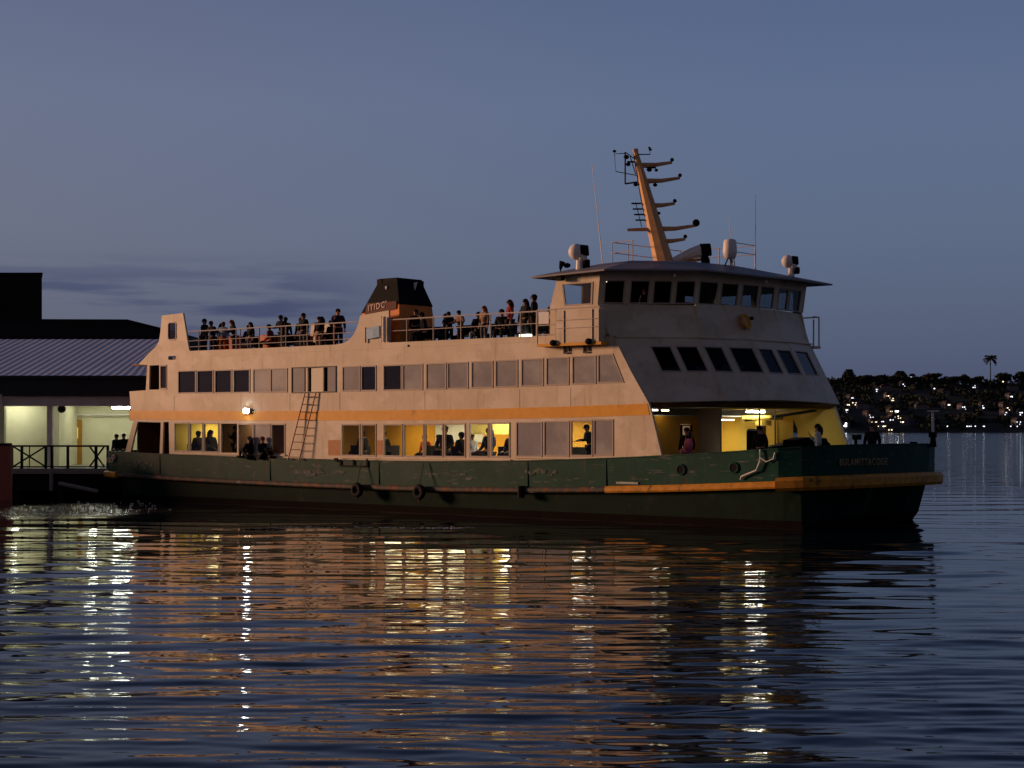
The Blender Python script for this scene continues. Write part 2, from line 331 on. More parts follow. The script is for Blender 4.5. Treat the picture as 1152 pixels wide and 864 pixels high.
U = [-14.29, -13.0, -12.89, -11.75, -11.62, -10.46, -10.32, -9.21, -8.97, -7.86, -7.80, -6.72, -6.38, -5.52, -5.40, -4.50, -4.40, -3.64, -3.21, -2.17, -2.06, -1.2, -.75, .29, .37, 1.48, 1.70, 2.79, 2.89, 3.98, 4.18, 5.29, 5.45, 6.57, 6.78, 7.86, 8.03, 9.12, 9.30, 10.41]
UW = [(U[i], U[i + 1]) for i in range(0, len(U), 2)]
Lw = [-14.56, -13.54, -13.44, -12.51, -12.41, -11.37, -11.20, -10.08, -9.98, -9.0, -8.92, -7.86, -7.75, -6.87, -3.26, -2.16, -2.05, -1.2, -.75, .33, .43, 1.54, 1.64, 2.62, 2.72, 3.83, 4.07, 5.07, 5.2, 6.17, 6.52, 7.80, 7.92, 9.13, 9.24, 10.25, 10.34, 11.23]
LW = [(Lw[i], Lw[i + 1]) for i in range(0, len(Lw), 2)]
def rect(x0, x1, z0, z1): return [(x0, z0), (x1, z0), (x1, z1), (x0, z1)]
uh = []; lh = []
for a, b in UW: s = str_z((a + b) / 2); uh.append(rect(a, b, 5.0 + s, 6.02 + s))
sL = str_z(11.1); uh.append([(10.53, 5.0 + sL), (11.72, 5.0 + sL), (11.2, 6.03 + sL), (10.53, 6.03 + sL)])
for a, b in LW: s = 1.4 * str_z((a + b) / 2); lh.append(rect(a, b, 2.30 + s, 3.60 + s))
def rrect(x0, x1, z0, z1, r, k=4):
    o = []
    for cx, cz, a0 in ((x1 - r, z0 + r, -90), (x1 - r, z1 - r, 0), (x0 + r, z1 - r, 90), (x0 + r, z0 + r, 180)):
        for i in range(k + 1): a = R(a0 + 90 * i / k); o.append((cx + r * math.cos(a), cz + r * math.sin(a)))
    return o
fin_hole = rrect(-15.05, -14.45, 7.55, 8.35, .12); slot = rrect(-15.05, -14.45, 6.62, 6.80, .085); small_w = rect(-15.62, -15.16, 5.28, 6.38)
recess = [(-16.5, 5.26), (-15.72, 5.26), (-15.72, 6.40), (-16.45, 6.40)]
walls = MB(); panel(walls, OUT, uh + lh + [fin_hole, slot, small_w, recess], lambda a, b: (a, YS, b), (0, -1, 0), .09)
# shallow panel welds and knuckle line under the top deck
walls.box(-13.3, 7.6, YS - .012, YS + .02, 6.72, 6.735)
for x in (-14.6, -6.55, -3.4, 1.6, 6.67, 9.2): walls.box(x, x + .012, YS - .008, YS + .02, 4.20, 4.95)
walls.build('side_wall', M['cream'], ferry)
pwin = [rect(x, x + 1.1, 5.0, 6.05) for x in np.arange(-13, 10.5, 1.5)] + [rect(x, x + 1.1, 2.4, 3.55) for x in np.arange(-13, 10.5, 1.5)]
OUTP = [(-17.72, 3.8), (-17.98, 3.8), (-18.02, 5.2), (-16.75, 5.24), (-16.62, 6.42), (-17.3, 6.48), (-15.75, 7.5), (-15.52, 8.7), (-13.95, 8.75), (-13.44, 6.99), (8, 6.94), (13.5, 6.9), (14.85, 4.45), (15.5, 2.7), (15.5, 2.0), (13.2, 2.0), (13.2, 3.4), (12.9, 4.0), (11.6, 4.0), (11.6, 2.0), (-18.5, 2.0)]
pw = MB(); panel(pw, OUTP, pwin, lambda a, b: (a, 4.70, b), (0, 1, 0), .09); pw.build('side_wall', M['cream'], ferry)
lin = MB(); lin.box(11.65, 13.0, 4.595, 4.60, 2.0, 4.1); panel(lin, [(13.2, 2.0), (15.45, 2.0), (15.45, 2.7), (14.8, 4.35), (12.95, 4.35), (12.95, 4.02), (13.2, 3.4)], [], lambda a, b: (a, 4.602, b), (0, -1, 0), .02)
lin.build('inner_wing_lining', M['yellow'], ferry)
# ochre stripe, 4 mm proud, following the sheer
mb = MB(); xs = np.linspace(-17.95, 12.9, 40); vs = []
for x in xs:
    s = str_z(x); zb, zt = 3.77 + s, 4.18 + s; xr = x
    vs += [(x, YS - .012, zb), (x - (.1 if x > 12.8 else 0), YS - .012, zt), (x - (.1 if x > 12.8 else 0), YS + .02, zt), (x, YS + .02, zb)]
fs = []
for i in range(len(xs) - 1):
    for c in range(4): fs.append((i * 4 + c, i * 4 + (c + 1) % 4, (i + 1) * 4 + (c + 1) % 4, (i + 1) * 4 + c))
fs += [(0, 1, 2, 3), tuple(len(vs) - 4 + i for i in range(4))]
mb.add(vs, fs); mb.build('stripe', M['stripe'], ferry)
# stern end walls / yellow stripe round
mb = MB(); mb.box(-18.0, -17.9, -4.69, 4.69, 4.25, 5.22); mb.box(-17.95, -13.9, -4.6, 4.6, 6.42, 6.5); mb.box(-15.10, -15.0, -4.6, 4.6, 4.15, 6.42); mb.box(-15.0, -14.9, -4.6, 4.6, 1.75, 3.75)
mb.build('stern_bulkhead', M['brown'], ferry)
mb = MB(); mb.box(-18.03, -17.98, -4.695, 4.695, 3.84, 4.28); mb.build('stripe', M['stripe'], ferry)

# --- window frames + panes
WN = [0]
def window(hole, to3, nrm, gmat, parent=ferry, fw=.045, proud=.02, inset=.03, blind=None, slider=False):
    c = sum((Vector(p) for p in hole), Vector((0, 0))) / len(hole)
    ou = [Vector(p) + (Vector(p) - c).normalized() * fw * .7 for p in hole]; inn = [Vector(p) - (Vector(p) - c).normalized() * fw for p in hole]
    fr = MB(); n_ = Vector(nrm).normalized(); t3 = lambda a, b: Vector(to3(a, b)) + n_ * proud
    panel(fr, [tuple(p) for p in ou], [[tuple(p) for p in inn]], t3, nrm, .07)
    f = fr.build('window_frame', M['frame'], parent)
    g = MB(); gi = [tuple(p) for p in inn]; panel(g, gi, [], lambda a, b: Vector(to3(a, b)) - n_ * inset, nrm, .006); g.build('pane', gmat, f)
    if blind:
        WN[0] += 1; bl = MB(); panel(bl, [tuple(Vector(p) + (Vector(p) - c).normalized() * .16) for p in hole], [], lambda a, b: Vector(to3(a, b)) - n_ * (.095 + .012 * (WN[0] % 2)), nrm, .008); bl.build('blind', blind, f)
    return f
sside = lambda a, b: (a, YS, b)
blinds_up = {4, 5, 9, 12} | set(range(13, 21)) ; dark_up = {0, 1, 2, 3}
for i, h in enumerate(uh):
    if i in (6, 7, 8): continue
    window(h, sside, (0, -1, 0), GLD if i in dark_up or i in (10,) else (M['milky'] if i in blinds_up else GL), inset=.006 if i in blinds_up else .03)
# opened service hatch above the ladder
hatch = MB(); hatch.box(-6.42, -3.60, YS - .03, YS + .01, 4.96, 5.0); hatch.box(-6.42, -3.60, YS - .03, YS + .01, 6.035, 6.075); hatch.box(-6.42, -6.38, YS - .03, YS, 5, 6.035); hatch.box(-3.64, -3.60, YS - .03, YS, 5, 6.035)
ho = hatch.build('hatch_frame', M['dark'], ferry)
mb = MB(); mb.box(-6.36, -5.60, YS + .0, YS + .03, 5.01, 6.03); mb.build('shutter', M['milky'], ho)
mb = MB(); mb.box(-5.22, -4.52, YS + .05, YS + .09, 5.01, 6.03); mb.build('door_leaf', M['ivory'], ho)
mb = MB(); mb.box(-4.14, -3.66, YS + .0, YS + .03, 5.01, 6.03); mb.build('shutter', M['milky'], ho)
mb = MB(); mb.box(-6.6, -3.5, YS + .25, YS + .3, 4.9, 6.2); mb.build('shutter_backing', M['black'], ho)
blinds_lo = {5, 15, 16, 18}
for i, h in enumerate(lh):
    if i in (3,): continue
    window(h, sside, (0, -1, 0), M['milky'] if i in blinds_lo else GLL, inset=.006 if i in blinds_lo else .03)
window(small_w, sside, (0, -1, 0), GL); window(fin_hole, sside, (0, -1, 0), GLD, fw=.03)
# sill rail along lower windows
for (a, b) in ((-14.7, -6.8), (-3.35, 6.25), (6.42, 11.3)):
    mb = MB(); mb.box(a, b, YS - .06, YS - .015, 2.19 + 1.4 * str_z((a + b) / 2), 2.245 + 1.4 * str_z((a + b) / 2)); mb.build('window_sill', M['cream'], ferry)
for i, h in enumerate(pwin): window(h, lambda a, b: (a, 4.70, b), (0, 1, 0), GL)
# primer patches
mb = MB(); mb.box(-1.18, -.80, YS - .006, YS + .01, 2.35, 2.95); mb.box(-4.1, -3.35, YS - .006, YS + .01, 2.3, 2.95); mb.build('primer_patch', mat('primer', (.5, .26, .13), .7, var=.15, vscale=5), ferry)

# --- front walls (faceted)
PM = [(11.6, -4.7), (12.42, -3.9), (13.75, -2.45), (14.38, .08), (14.46, 2.45), (14.1, 4.7)]
PW0 = [(11.1, -4.7), (11.8, -3.95), (13.35, -2.2), (13.9, 0.0), (14.05, 2.25), (13.7, 4.7)]
PW1 = [(10.5, -4.7), (11.3, -3.9), (13.05, -2.08), (13.45, .15), (13.62, 2.3), (13.4, 4.7)]
def facets(P0, z0, P1, z1, wins, name, th=.08, m='cream', gm=None, extra=None):
    """wins: {facet: [(s0,s1,v0,v1)]} fractions along and heights v in metres"""
    mb = MB(); ws = []
    for i in range(len(P0) - 1):
        A = Vector((*P0[i], z0(P0[i]) if callable(z0) else z0)); B = Vector((*P0[i + 1], z0(P0[i + 1]) if callable(z0) else z0)); Cc = Vector((*P1[i + 1], z1)); D = Vector((*P1[i], z1))
        nn = (B - A).cross(D - A).normalized()
        if nn.x < 0: nn = -nn
        ux = (B - A).normalized(); uy = nn.cross(ux)
        if uy.z < 0: uy = -uy
        t2 = lambda p, A=A, ux=ux, uy=uy: ((p - A).dot(ux), (p - A).dot(uy))
        t3 = lambda a, b, A=A, ux=ux, uy=uy: A + ux * a + uy * b
        hs = []
        for (s0, s1, v0, v1) in wins.get(i, []):
            def at(s, z):
                k0 = A + (B - A) * s; k1 = D + (Cc - D) * s; t = (z - k0.z) / (k1.z - k0.z); return t2(k0 + (k1 - k0) * t)
            hs.append([at(s0, v0), at(s1, v0), at(s1, v1), at(s0, v1)])
        panel(mb, [t2(A), t2(B), t2(Cc), t2(D)], hs, t3, nn, th); ws += [(h, t3, nn) for h in hs]
    o = mb.build(name, M[m], ferry)
    for h, t3, nn in ws: window(h, t3, nn, gm or GLT, fw=.035)
    return o
def shift(P, d): return [(x + d, y) for x, y in P]
mw = (5.50, 6.42)
facets(shift(PM, .97), lambda p: 4.36 + .13 * math.exp(-((p[1] - 0) / 3.5) ** 2), shift(PM, -.33), 6.76,
       {1: [(.03, .39, *mw), (.50, .89, *mw)], 2: [(.025, .35, *mw), (.485, .925, *mw)], 3: [(.063, .435, *mw), (.573, .95, *mw)], 4: [(.12, .65, *mw)]}, 'front_wall', gm=GLT)
facets(PW0, 6.78, PW1, 8.02, {}, 'wheelhouse_apron')
whz = (8.05, 8.87)
facets(PW1, 8.022, [(x + .16, y * 1.01) for x, y in PW1], 9.25,
       {0: [(.2, .84, *whz)], 1: [(.02, .29, *whz), (.36, .62, *whz), (.69, .96, *whz)], 2: [(.05, .46, *whz), (.55, .93, *whz)], 3: [(.04, .48, *whz), (.55, .93, *whz)], 4: [(.08, .40, *whz), (.46, .84, *whz)]}, 'wheelhouse_front', gm=glass('wheelhouse_glass', (.42, .46, .50), .0))
# ledge line between the storeys
mb = MB(); A = shift(PM, -.29); 
mb.add([(x + .03, y, 6.745) for x, y in A] + [(x + .03, y, 6.79) for x, y in A] + [(x - .6, y, 6.79) for x, y in A] + [(x - .6, y, 6.745) for x, y in A],
       [(i, i + 1, 7 - 1 + i + 1, 6 + i) for i in range(5)] + [(6 + i, 7 + i, 13 + i, 12 + i) for i in range(5)] + [(i, 18 + i, 19 + i, i + 1) for i in range(5)]); mb.build('front_ledge', M['cream'], ferry)
# lintel thickness over the bow entrance
mb = MB(); Q = shift(PM, .90)
for i in range(5):
    for (d0, d1, za, zb) in ((-.35, .0, 4.20, 4.34),):
        a, b = Q[i], Q[i + 1]; mb.add([(a[0] + d0, a[1], za), (a[0] + d1, a[1], za + .16), (b[0] + d1, b[1], za + .16), (b[0] + d0, b[1], za), (a[0] + d0, a[1], zb + .1), (b[0] + d0, b[1], zb + .1)], [(0, 3, 2, 1), (0, 4, 5, 3)])
mb.build('entrance_lintel', M['brown'], ferry)

# --- wheelhouse sides, aft, floor, inside
mb = MB(); wh_side = [(8.2, 6.95), (11.08, 6.8), (10.5, 8.02), (10.66, 9.25), (8.62, 9.25), (8.2, 8.0)]
sw = [(8.93, 8.03), (10.22, 8.03), (10.26, 8.83), (8.66 + .15, 8.83)]
panel(mb, wh_side, [sw], sside, (0, -1, 0), .08); mb.build('wheelhouse_side', M['cream'], ferry); window(sw, sside, (0, -1, 0), glass('wing_glass', (.85, .9, .92), .02), fw=.05)
psw = [rect(9.3, 11.0, 8.05, 8.87), rect(11.3, 13.0, 8.05, 8.87)]
mb = MB(); panel(mb, [(8.2, 6.95), (13.65, 6.8), (13.35, 8.02), (13.5, 9.25), (8.62, 9.25), (8.2, 8.0)], psw, lambda a, b: (a, 4.7, b), (0, 1, 0), .08); mb.build('wheelhouse_side', M['cream'], ferry)
for h in psw: window(h, lambda a, b: (a, 4.7, b), (0, 1, 0), GL)
aw = [rect(-4.4, -3.2, 8.05, 8.87), rect(3.4, 4.3, 8.05, 8.87)]
mb = MB(); panel(mb, rect(-4.6, 4.6, 6.9, 9.3), aw, lambda a, b: (8.5, a, b), (-1, 0, 0), .08); mb.build('wheelhouse_aft_wall', M['brown'], ferry)
mb = MB(); mb.prism([(8.0, -4.6), (10.4, -4.6), (11.2, -3.8), (12.9, -2.0), (13.3, .1), (13.5, 2.3), (13.3, 4.6), (8.0, 4.6)], lambda a, b: (a, b, 6.80), lambda a, b: (a, b, 7.0)); mb.build('wheelhouse_floor', M['deckm'], ferry)
mb = MB(); mb.box(11.2, 12.0, -2.2, 3.2, 7.0, 8.0); mb.box(11.4, 11.6, -.6, 0, 8.0, 8.25); mb.box(11.4, 11.6, 1.6, 2.2, 8.0, 8.3); con = mb.build('helm_console', M['dark'], ferry)
mb = MB(); mb.box(11.19, 11.2, .9, 1.3, 7.6, 7.9); mb.build('console_screen', M['orangebox'], con)
mb = MB(); mb.box(9.4, 9.75, -3.6, -3.2, 8.95, 9.02); mb.build('ceiling_light', mat('lit_cabin_lamp', (1, 1, 1), emis=(1, .8, .45), es=9), ferry)
# bridge wing
mb = MB(); mb.box(7.9, 11.0, -5.12, -4.71, 6.50, 6.60); mb.build('wing_platform', M['stripe'], ferry)
mb = MB(); mb.box(8.85, 10.85, -5.12, -5.08, 6.605, 7.80); mb.box(10.85, 10.89, -5.12, -4.71, 6.605, 7.8); mb.build('wing_panel', M['cream'], ferry)
mb = MB()
for z in (7.86, 7.3, 6.95): mb.tube([(7.92, -5.1, z), (8.85, -5.1, z)], .022)
mb.tube([(7.92, -5.1, 7.88), (10.95, -5.1, 7.88), (10.95, -4.72, 7.88)], .025)
for x in (7.92, 8.83): mb.tube([(x, -5.1, 6.6), (x, -5.1, 7.88)], .025)
mb.tube([(9.25, -5.14, 6.6), (9.25, -5.14, 7.8)], .018); mb.tube([(10.6, -5.14, 6.6), (10.6, -5.14, 7.8)], .018); mb.tube([(8.9, -5.14, 7.45), (10.8, -5.14, 7.45)], .012); mb.tube([(8.9, -5.14, 7.15), (10.8, -5.14, 7.15)], .012)
mb.build('wing_rail', M['rail'], ferry)
mb = MB(); mb.box(8.0, 8.5, -5.125, -5.10, 7.35, 7.8); mb.build('notice_board', M['white'], ferry)
for x in (8.75, 10.45):
    mb = MB(); mb.sphere((x, -5.17, 6.62), .15, .1, .12); mb.build('fender_pad', M['black'], ferry)
for x in (8.9, 9.85):
    mb = MB(); mb.box(x, x + .06, -4.76, -4.70, 6.25, 6.5); mb.box(x + .22, x + .27, -4.76, -4.70, 6.3, 6.5); mb.box(x, x + .27, -4.76, -4.72, 6.22, 6.28); mb.build('bracket', M['dark'], ferry)
# port wing stub
mb = MB(); mb.box(12.6, 13.9, 4.71, 5.2, 6.6, 6.7); mb.tube([(13.85, 4.75, 6.7), (13.85, 4.75, 7.75)], .03); mb.tube([(13.85, 5.15, 6.7), (13.85, 5.15, 7.85)], .03); mb.tube([(13.0, 5.15, 7.85), (13.85, 5.15, 7.85), (13.85, 4.72, 7.85)], .03); mb.build('wing_platform', M['cream'], ferry)
# roof
RO = [(7.6, -5.1), (11.25, -5.25), (12.3, -4.3), (13.9, -2.6), (14.35, .1), (14.6, 2.6), (14.35, 5.35), (7.6, 5.2)]
RI = [(9.0, -2.6), (10.6, -2.8), (11.2, -2.2), (12.0, -1.6), (12.2, .1), (12.3, 1.4), (12.2, 2.4), (9.0, 2.4)]
mb = MB(); loft(mb, [[(x, y, 9.10 + (.06 if y < 0 and x > 9 else 0)) for x, y in RO], [(x, y, 9.16 + (.06 if y < 0 and x > 9 else 0)) for x, y in RO], [(x, y, 9.74) for x, y in RI]], close_top=True)
mb.add([(x, y, 9.10 + (.06 if y < 0 and x > 9 else 0)) for x, y in RO] + [(x, y, 9.32) for x, y in RI], [(i, 8 + i, 8 + (i + 1) % 8, (i + 1) % 8) for i in range(8)] + [tuple(range(8, 16))])
roof = mb.build('wheelhouse_roof', M['roofm'], ferry)
mb = MB()
for p in ((12.9, -3.2, 9.02), (14.1, 1.0, 9.0)): mb.sphere(p, .06, .06, .08)
mb.build('eave_light_fitting', M['white'], ferry)
mb = MB(); mb.box(8.75, 9.0, -5.0, -4.8, 8.95, 9.12); mb.build('camera_box', M['black'], ferry)
# round yellow rimmed lamp on the apron
ln = Vector((.98, .1, .35)).normalized(); lc = Vector((13.78, -.02, 7.42)); lq = ln.to_track_quat('Z', 'Y').to_matrix()
mb = MB(); tm = MB().torus((0, 0, 0), .27, .055, 'Z'); mb.add([lc + ln * .1 + lq @ Vector(v) for v in tm.v], tm.f)
rl = mb.build('round_lamp', M['stripe'], ferry)
mb = MB(); mb.tube([lc - ln * .1, lc + ln * .08], [.18, .25], 16); mb.build('lamp_shell', M['mast'], rl); mb = MB(); mb.obox(lc + ln * .12 + Vector((0, .33, .12)), .1, .14, .12); mb.build('lamp_bracket', M['black'], rl)

# --- decks and inner rooms
mb = MB(); mb.prism([(-17.85, -4.6), (12.3, -4.6), (14.1, -2.3), (14.7, 0), (14.7, 4.6), (-17.85, 4.6)], lambda a, b: (a, b, 4.24), lambda a, b: (a, b, 4.36)); mb.build('upper_deck', M['ivory'], ferry)
mb = MB(); mb.prism([(-17.0, -4.6), (11.2, -4.6), (13.2, -2), (13.7, 0), (13.6, 4.6), (-17.0, 4.6)], lambda a, b: (a, b, 6.60), lambda a, b: (a, b, 6.74)); mb.build('top_deck', M['deckm'], ferry)
mb = MB(); mb.box(-17.6, 12.1, -4.59, 4.59, 3.885, 3.93); mb.build('saloon_ceiling', M['ivory'], ferry)
mb = MB(); mb.box(-17.62, -17.55, -4.55, 4.55, 1.9, 3.88); mb.box(-16.9, -16.83, -4.55, 4.55, 4.37, 6.41); mb.build('stern_screen', M['brown'], ferry)
mb = MB(); mb.box(-8, 7.4, -.7, .7, 1.9, 3.88); mb.box(-14.5, -8.5, 2.6, 2.7, 1.9, 3.88); mb.build('engine_casing', M['mustard'], ferry)
mb = MB(); mb.box(-14.8, 8.5, 4.55, 4.59, 1.9, 2.38); mb.box(-14.8, 8.5, 4.55, 4.59, 3.58, 3.88); mb.box(-14.8, -14.72, -4.58, 4.5, 1.9, 3.88); mb.box(-14.7, -11.3, 1.0, 1.1, 1.9, 3.88); mb.box(3.85, 3.95, -4.5, -.7, 3.2, 3.88); mb.build('saloon_lining', M['yellow'], ferry)
mb = MB(); mb.box(-1.6, 1.2, -.78, -.72, 2.85, 3.88); mb.build('white_bulkhead', M['white'], ferry)
mb = MB(); mb.box(-8, 8, -.5, .5, 4.1, 6.58); mb.box(-14.9, -14.8, -4.5, 4.5, 4.1, 6.58); mb.build('stair_casing', M['brown'], ferry)
mb = MB(); mb.box(-11.25, -11.15, -4.6, -2.5, 1.75, 3.88); mb.box(-8.95, -8.88, -4.55, -2.0, 1.75, 3.88); mb.build('partition', M['brown'], ferry)
mb = MB(); mb.box(-10.9, -10.3, -.76, -.70, 1.8, 3.6); mb.box(-14.93, -14.62, YS + .02, YS + .05, 2.0, 3.74); mb.build('side_door', M['brown'], ferry)
# bow entrance bulkhead : opening to a lit lobby between y=1.0 and 4.4
mb = MB(); mb.box(12.0, 12.1, -4.6, -1.75, 1.8, 3.9); mb.box(12.0, 12.1, -1.05, -.56, 1.8, 3.9); mb.box(12.0, 12.1, -1.75, -1.05, 3.6, 3.9); mb.build('bow_bulkhead', M['mustard'], ferry)
mb = MB(); mb.box(12.02, 12.09, -4.55, -3.3, 1.8, 3.7); mb.build('bow_door', M['brown'], ferry)
mb = MB(); mb.tube([(12.13, -1.72, 2.0), (12.13, -1.72, 3.55), (12.13, -1.1, 3.55), (12.13, -1.1, 2.0)], .05); mb.build('door_surround', M['black'], ferry)
mb = MB(); mb.box(9.1, 13.05, -.55, -.42, 1.8, 4.2); mb.build('lobby_partition', M['frame'], ferry)
mb = MB(); mb.box(9.0, 9.1, -.6, 4.58, 1.86, 3.88); mb.box(9.1, 12.3, 4.50, 4.58, 1.86, 3.88); mb.box(11.5, 12.3, 3.0, 3.06, 1.86, 3.88); mb.build('lobby_wall', M['yellow'], ferry)
mb = MB(); mb.box(9.12, 9.15, -.3, 1.2, 1.95, 3.35); mb.box(9.12, 9.15, 1.25, 2.65, 1.95, 3.35); mb.box(9.12, 9.15, 2.7, 4.4, 1.95, 3.35); mb.build('lobby_panel', mat('orange_panel', (.85, .36, .03), .5, var=.06), ferry)
mb = MB(); mb.box(9.15, 9.18, .9, 4.5, 3.36, 3.41); mb.box(9.15, 9.18, 2.65, 2.70, 1.9, 3.36); mb.tube([(13.4, 1.6, 1.9), (13.4, 1.6, 4.2)], .035); mb.tube([(13.2, 3.0, 1.9), (13.2, 3.0, 4.2)], .03)
mb.tube([(12.3, 2.2, 3.75), (13.6, 3.6, 4.0), (14.2, 4.4, 4.15)], .06); mb.build('stanchion', M['dark'], ferry)
mb = MB(); mb.box(12.0, 12.05, 3.5, 4.1, 1.85, 3.6); mb.build('lobby_door', M['brown'], ferry)
mb = MB(); mb.box(12.15, 14.5, -.55, 4.58, 4.17, 4.21); mb.build('lobby_soffit', M['yellow'], ferry)
mb = MB(); mb.tube([(12.3, 2.0, 3.85), (13.0, 2.9, 3.86), (13.1, 3.6, 3.86), (12.4, 4.3, 3.9)], .09, 8); mb.box(12.6, 12.9, 2.5, 3.2, 3.55, 3.75); mb.build('ceiling_duct', M['yellow'], ferry)

def lamp(x0, x1, y0, y1, z, m, parent=ferry):
    mb = MB(); mb.box(x0 - .03, x1 + .03, y0 - .03, y1 + .03, z, z + .05); o = mb.build('ceiling_light', M['white'], parent)
    mb = MB(); mb.box(x0, x1, y0, y1, z - .05, z - .003); mb.build('tube', m, o)
for x in (-13.6, -12.0, -10.6, -2.6, -.2, 1.6, 3.2, 10.2): lamp(x - .65, x + .65, -3.1, -1.6, 3.78, M['panelY'])
for x in (4.7, 6.2, 8.4): lamp(x - .6, x + .6, -3.1, -1.6, 3.78, M['panelW'])
lamp(5.0, 5.5, -3.9, -3.8, 3.78, M['tube'])
for x in (-7.3, 4.85, 8.5, 10.2): lamp(x - .4, x + .4, -3.6, -3.2, 6.35, M['panelY'])
lamp(12.92, 12.98, 1.4, 2.6, 4.10, M['tube']); lamp(9.6, 11.0, 1.0, 3.4, 3.80, M['panelY'])
lamp(12.3, 12.5, -3.2, -3.0, 4.12, M['panelY'])  # small panel added to brighten the left side of the bow entrance
lamp(12.62, 12.82, -4.35, -4.1, 4.12, mat('lit_small_lamp', (1, 1, 1), emis=(1, .9, .7), es=6))
mb = MB(); mb.box(-9.46, -9.10, -4.84, -4.715, 4.10, 4.33); o = mb.build('side_lamp', M['white'], ferry)
mb = MB(); mb.box(-9.44, -9.12, -4.87, -4.845, 4.12, 4.31); mb.build('lamp_lens', M['lampw'], o)

# saloon seats
mb = MB(); mb.box(-14.85, 11.9, -4.58, 4.5, 1.74, 1.85); mb.build('saloon_floor', M['deckm'], ferry)
def bench(x, y, z, ln=1.5, rz=0, m='seat'):
    e = bpy.data.objects.new('bench', None); COL.objects.link(e); e.parent = ferry; e.location = (x, y, z); e.rotation_euler = (0, 0, rz)
    mb = MB(); mb.box(-ln / 2, ln / 2, -.22, .22, .40, .46); mb.build('bench_seat', M[m], e)
    mb = MB(); mb.box(-ln / 2, ln / 2, .20, .26, .46, .88); mb.build('bench_back', M[m], e)
    for xx in (-ln / 2 + .1, ln / 2 - .1):
        mb = MB(); mb.box(xx - .02, xx + .02, -.2, .2, 0, .40); mb.build('bench_leg', M['dark'], e)
    return e
for x in (-13.9, -12.7, -2.9, -1.6, 1.5, 2.9, 5.0, 6.2, 8.6): bench(x, -3.75, 1.85, 1.1, math.pi / 2 if int(x * 10) % 2 else -math.pi / 2)
for x in (-12.6, -10.9, -7.8, -6.0, .6, 2.6, 4.4, 6.3): bench(x, -3.3, 6.74, 1.4)
for x in (-12, -9, -6, 1, 4, 7): bench(x, 2.6, 6.74, 1.4, math.pi)
for x in (-12, -9.5, -3, 0, 2.5): bench(x, -3.3, 4.08, 1.4)
# orange lockers on the top deck
for x, y in ((-13.1, -3.6), (-11.5, -4.0), (-9.35, -4.0), (-8.9, -2.4)):
    mb = MB(); mb.box(x, x + .7, y, y + .55, 6.745, 7.55); mb.box(x - .02, x + .72, y - .02, y + .57, 7.552, 7.60); mb.build('lifejacket_locker', M['orangebox'], ferry)
mb = MB(); mb.box(3.2, 4.6, 3.8, 4.3, 6.745, 7.4); mb.box(6.3, 8.1, -2.3, -1.7, 6.745, 7.6); mb.box(-5.8, -4.0, -1.0, -.4, 6.745, 7.55); mb.build('deck_box', M['dark'], ferry)
mb = MB(); mb.box(6.35, 6.85, -4.35, -4.1, 6.80, 7.05); mb.build('deck_lamp', mat('lit_deck_lamp', (1, 1, 1), emis=(1, 1, .75), es=5), ferry)

# railings of the top deck
def railing(x0, x1, posts, y, name='railing', z0=6.95, hs=(7.88, 7.45, 7.18)):
    r = MB()
    for k, z in enumerate(hs): r.tube([(x0, y, z), (x1, y, z)], .028 if k == 0 else .016)
    for p in posts: r.tube([(p, y, z0 - .05), (p, y, hs[0])], .028)
    return r.build(name, M['rail'], ferry)
railing(-13.6, -2.35, [-12.83, -12.06, -10.19, -9.9, -8.61, -7.13, -6.85, -5.46, -3.78], -4.66)
railing(-.42, 7.9, [-.40, .56, 2.06, 3.57, 5.14, 6.7, 7.51], -4.66, hs=(7.88, 7.42))
railing(-13.6, 8.1, [-13, -11.5, -10, -8.5, -7, -5.5, -4, -2.5, -1, .5, 2, 3.5, 5, 6.5, 7.9], 4.66)

# --- funnel
FB = [(-3.2, -4.30), (-.22, -4.30), (-.22, -2.1), (-3.2, -2.1)]
FM = [(-2.55, -4.18), (-.38, -4.18), (-.42, -2.2), (-2.55, -2.2)]
FT = [(-1.85, -3.95), (-.72, -3.95), (-.78, -2.4), (-1.85, -2.4)]
mb = MB(); loft(mb, [[(x, y, 6.74) for x, y in FB], [(x, y, 8.28 + (x + 2.55) * .13) for x, y in FM]]); fun = mb.build('funnel', M['orange'], ferry)
FM2 = [(x + (.03 if x > -1 else -.05), y + (-.03 if y < -3 else .03)) for x, y in FM]
mb = MB(); loft(mb, [[(x, y, 8.27 + (x + 2.55) * .13) for x, y in FM2], [(x, y, 9.52) for x, y in FT], [(x + (.05 if x < -1 else -.04), y, 9.68) for x, y in FT]], close_top=True)
mb.box(-1.9, -1.62, -3.97, -3.7, 9.35, 9.66)
mb.box(-.95, -.70, -2.75, -2.4, 9.3, 9.62); mb.build('funnel_cap', M['black'], fun)
mb = MB(); mb.sphere((-1.28, -4.02, 9.28), .07, .04, .08); mb.build('funnel_lamp', M['white'], fun)
mb = MB(); mb.prism([(-3.05, 9.5), (-2.85, 9.56), (-3.0, 9.2)], lambda a, b: (-.68, a, b), lambda a, b: (-.62, a, b)); mb.build('vent_flap', M['white'], fun)
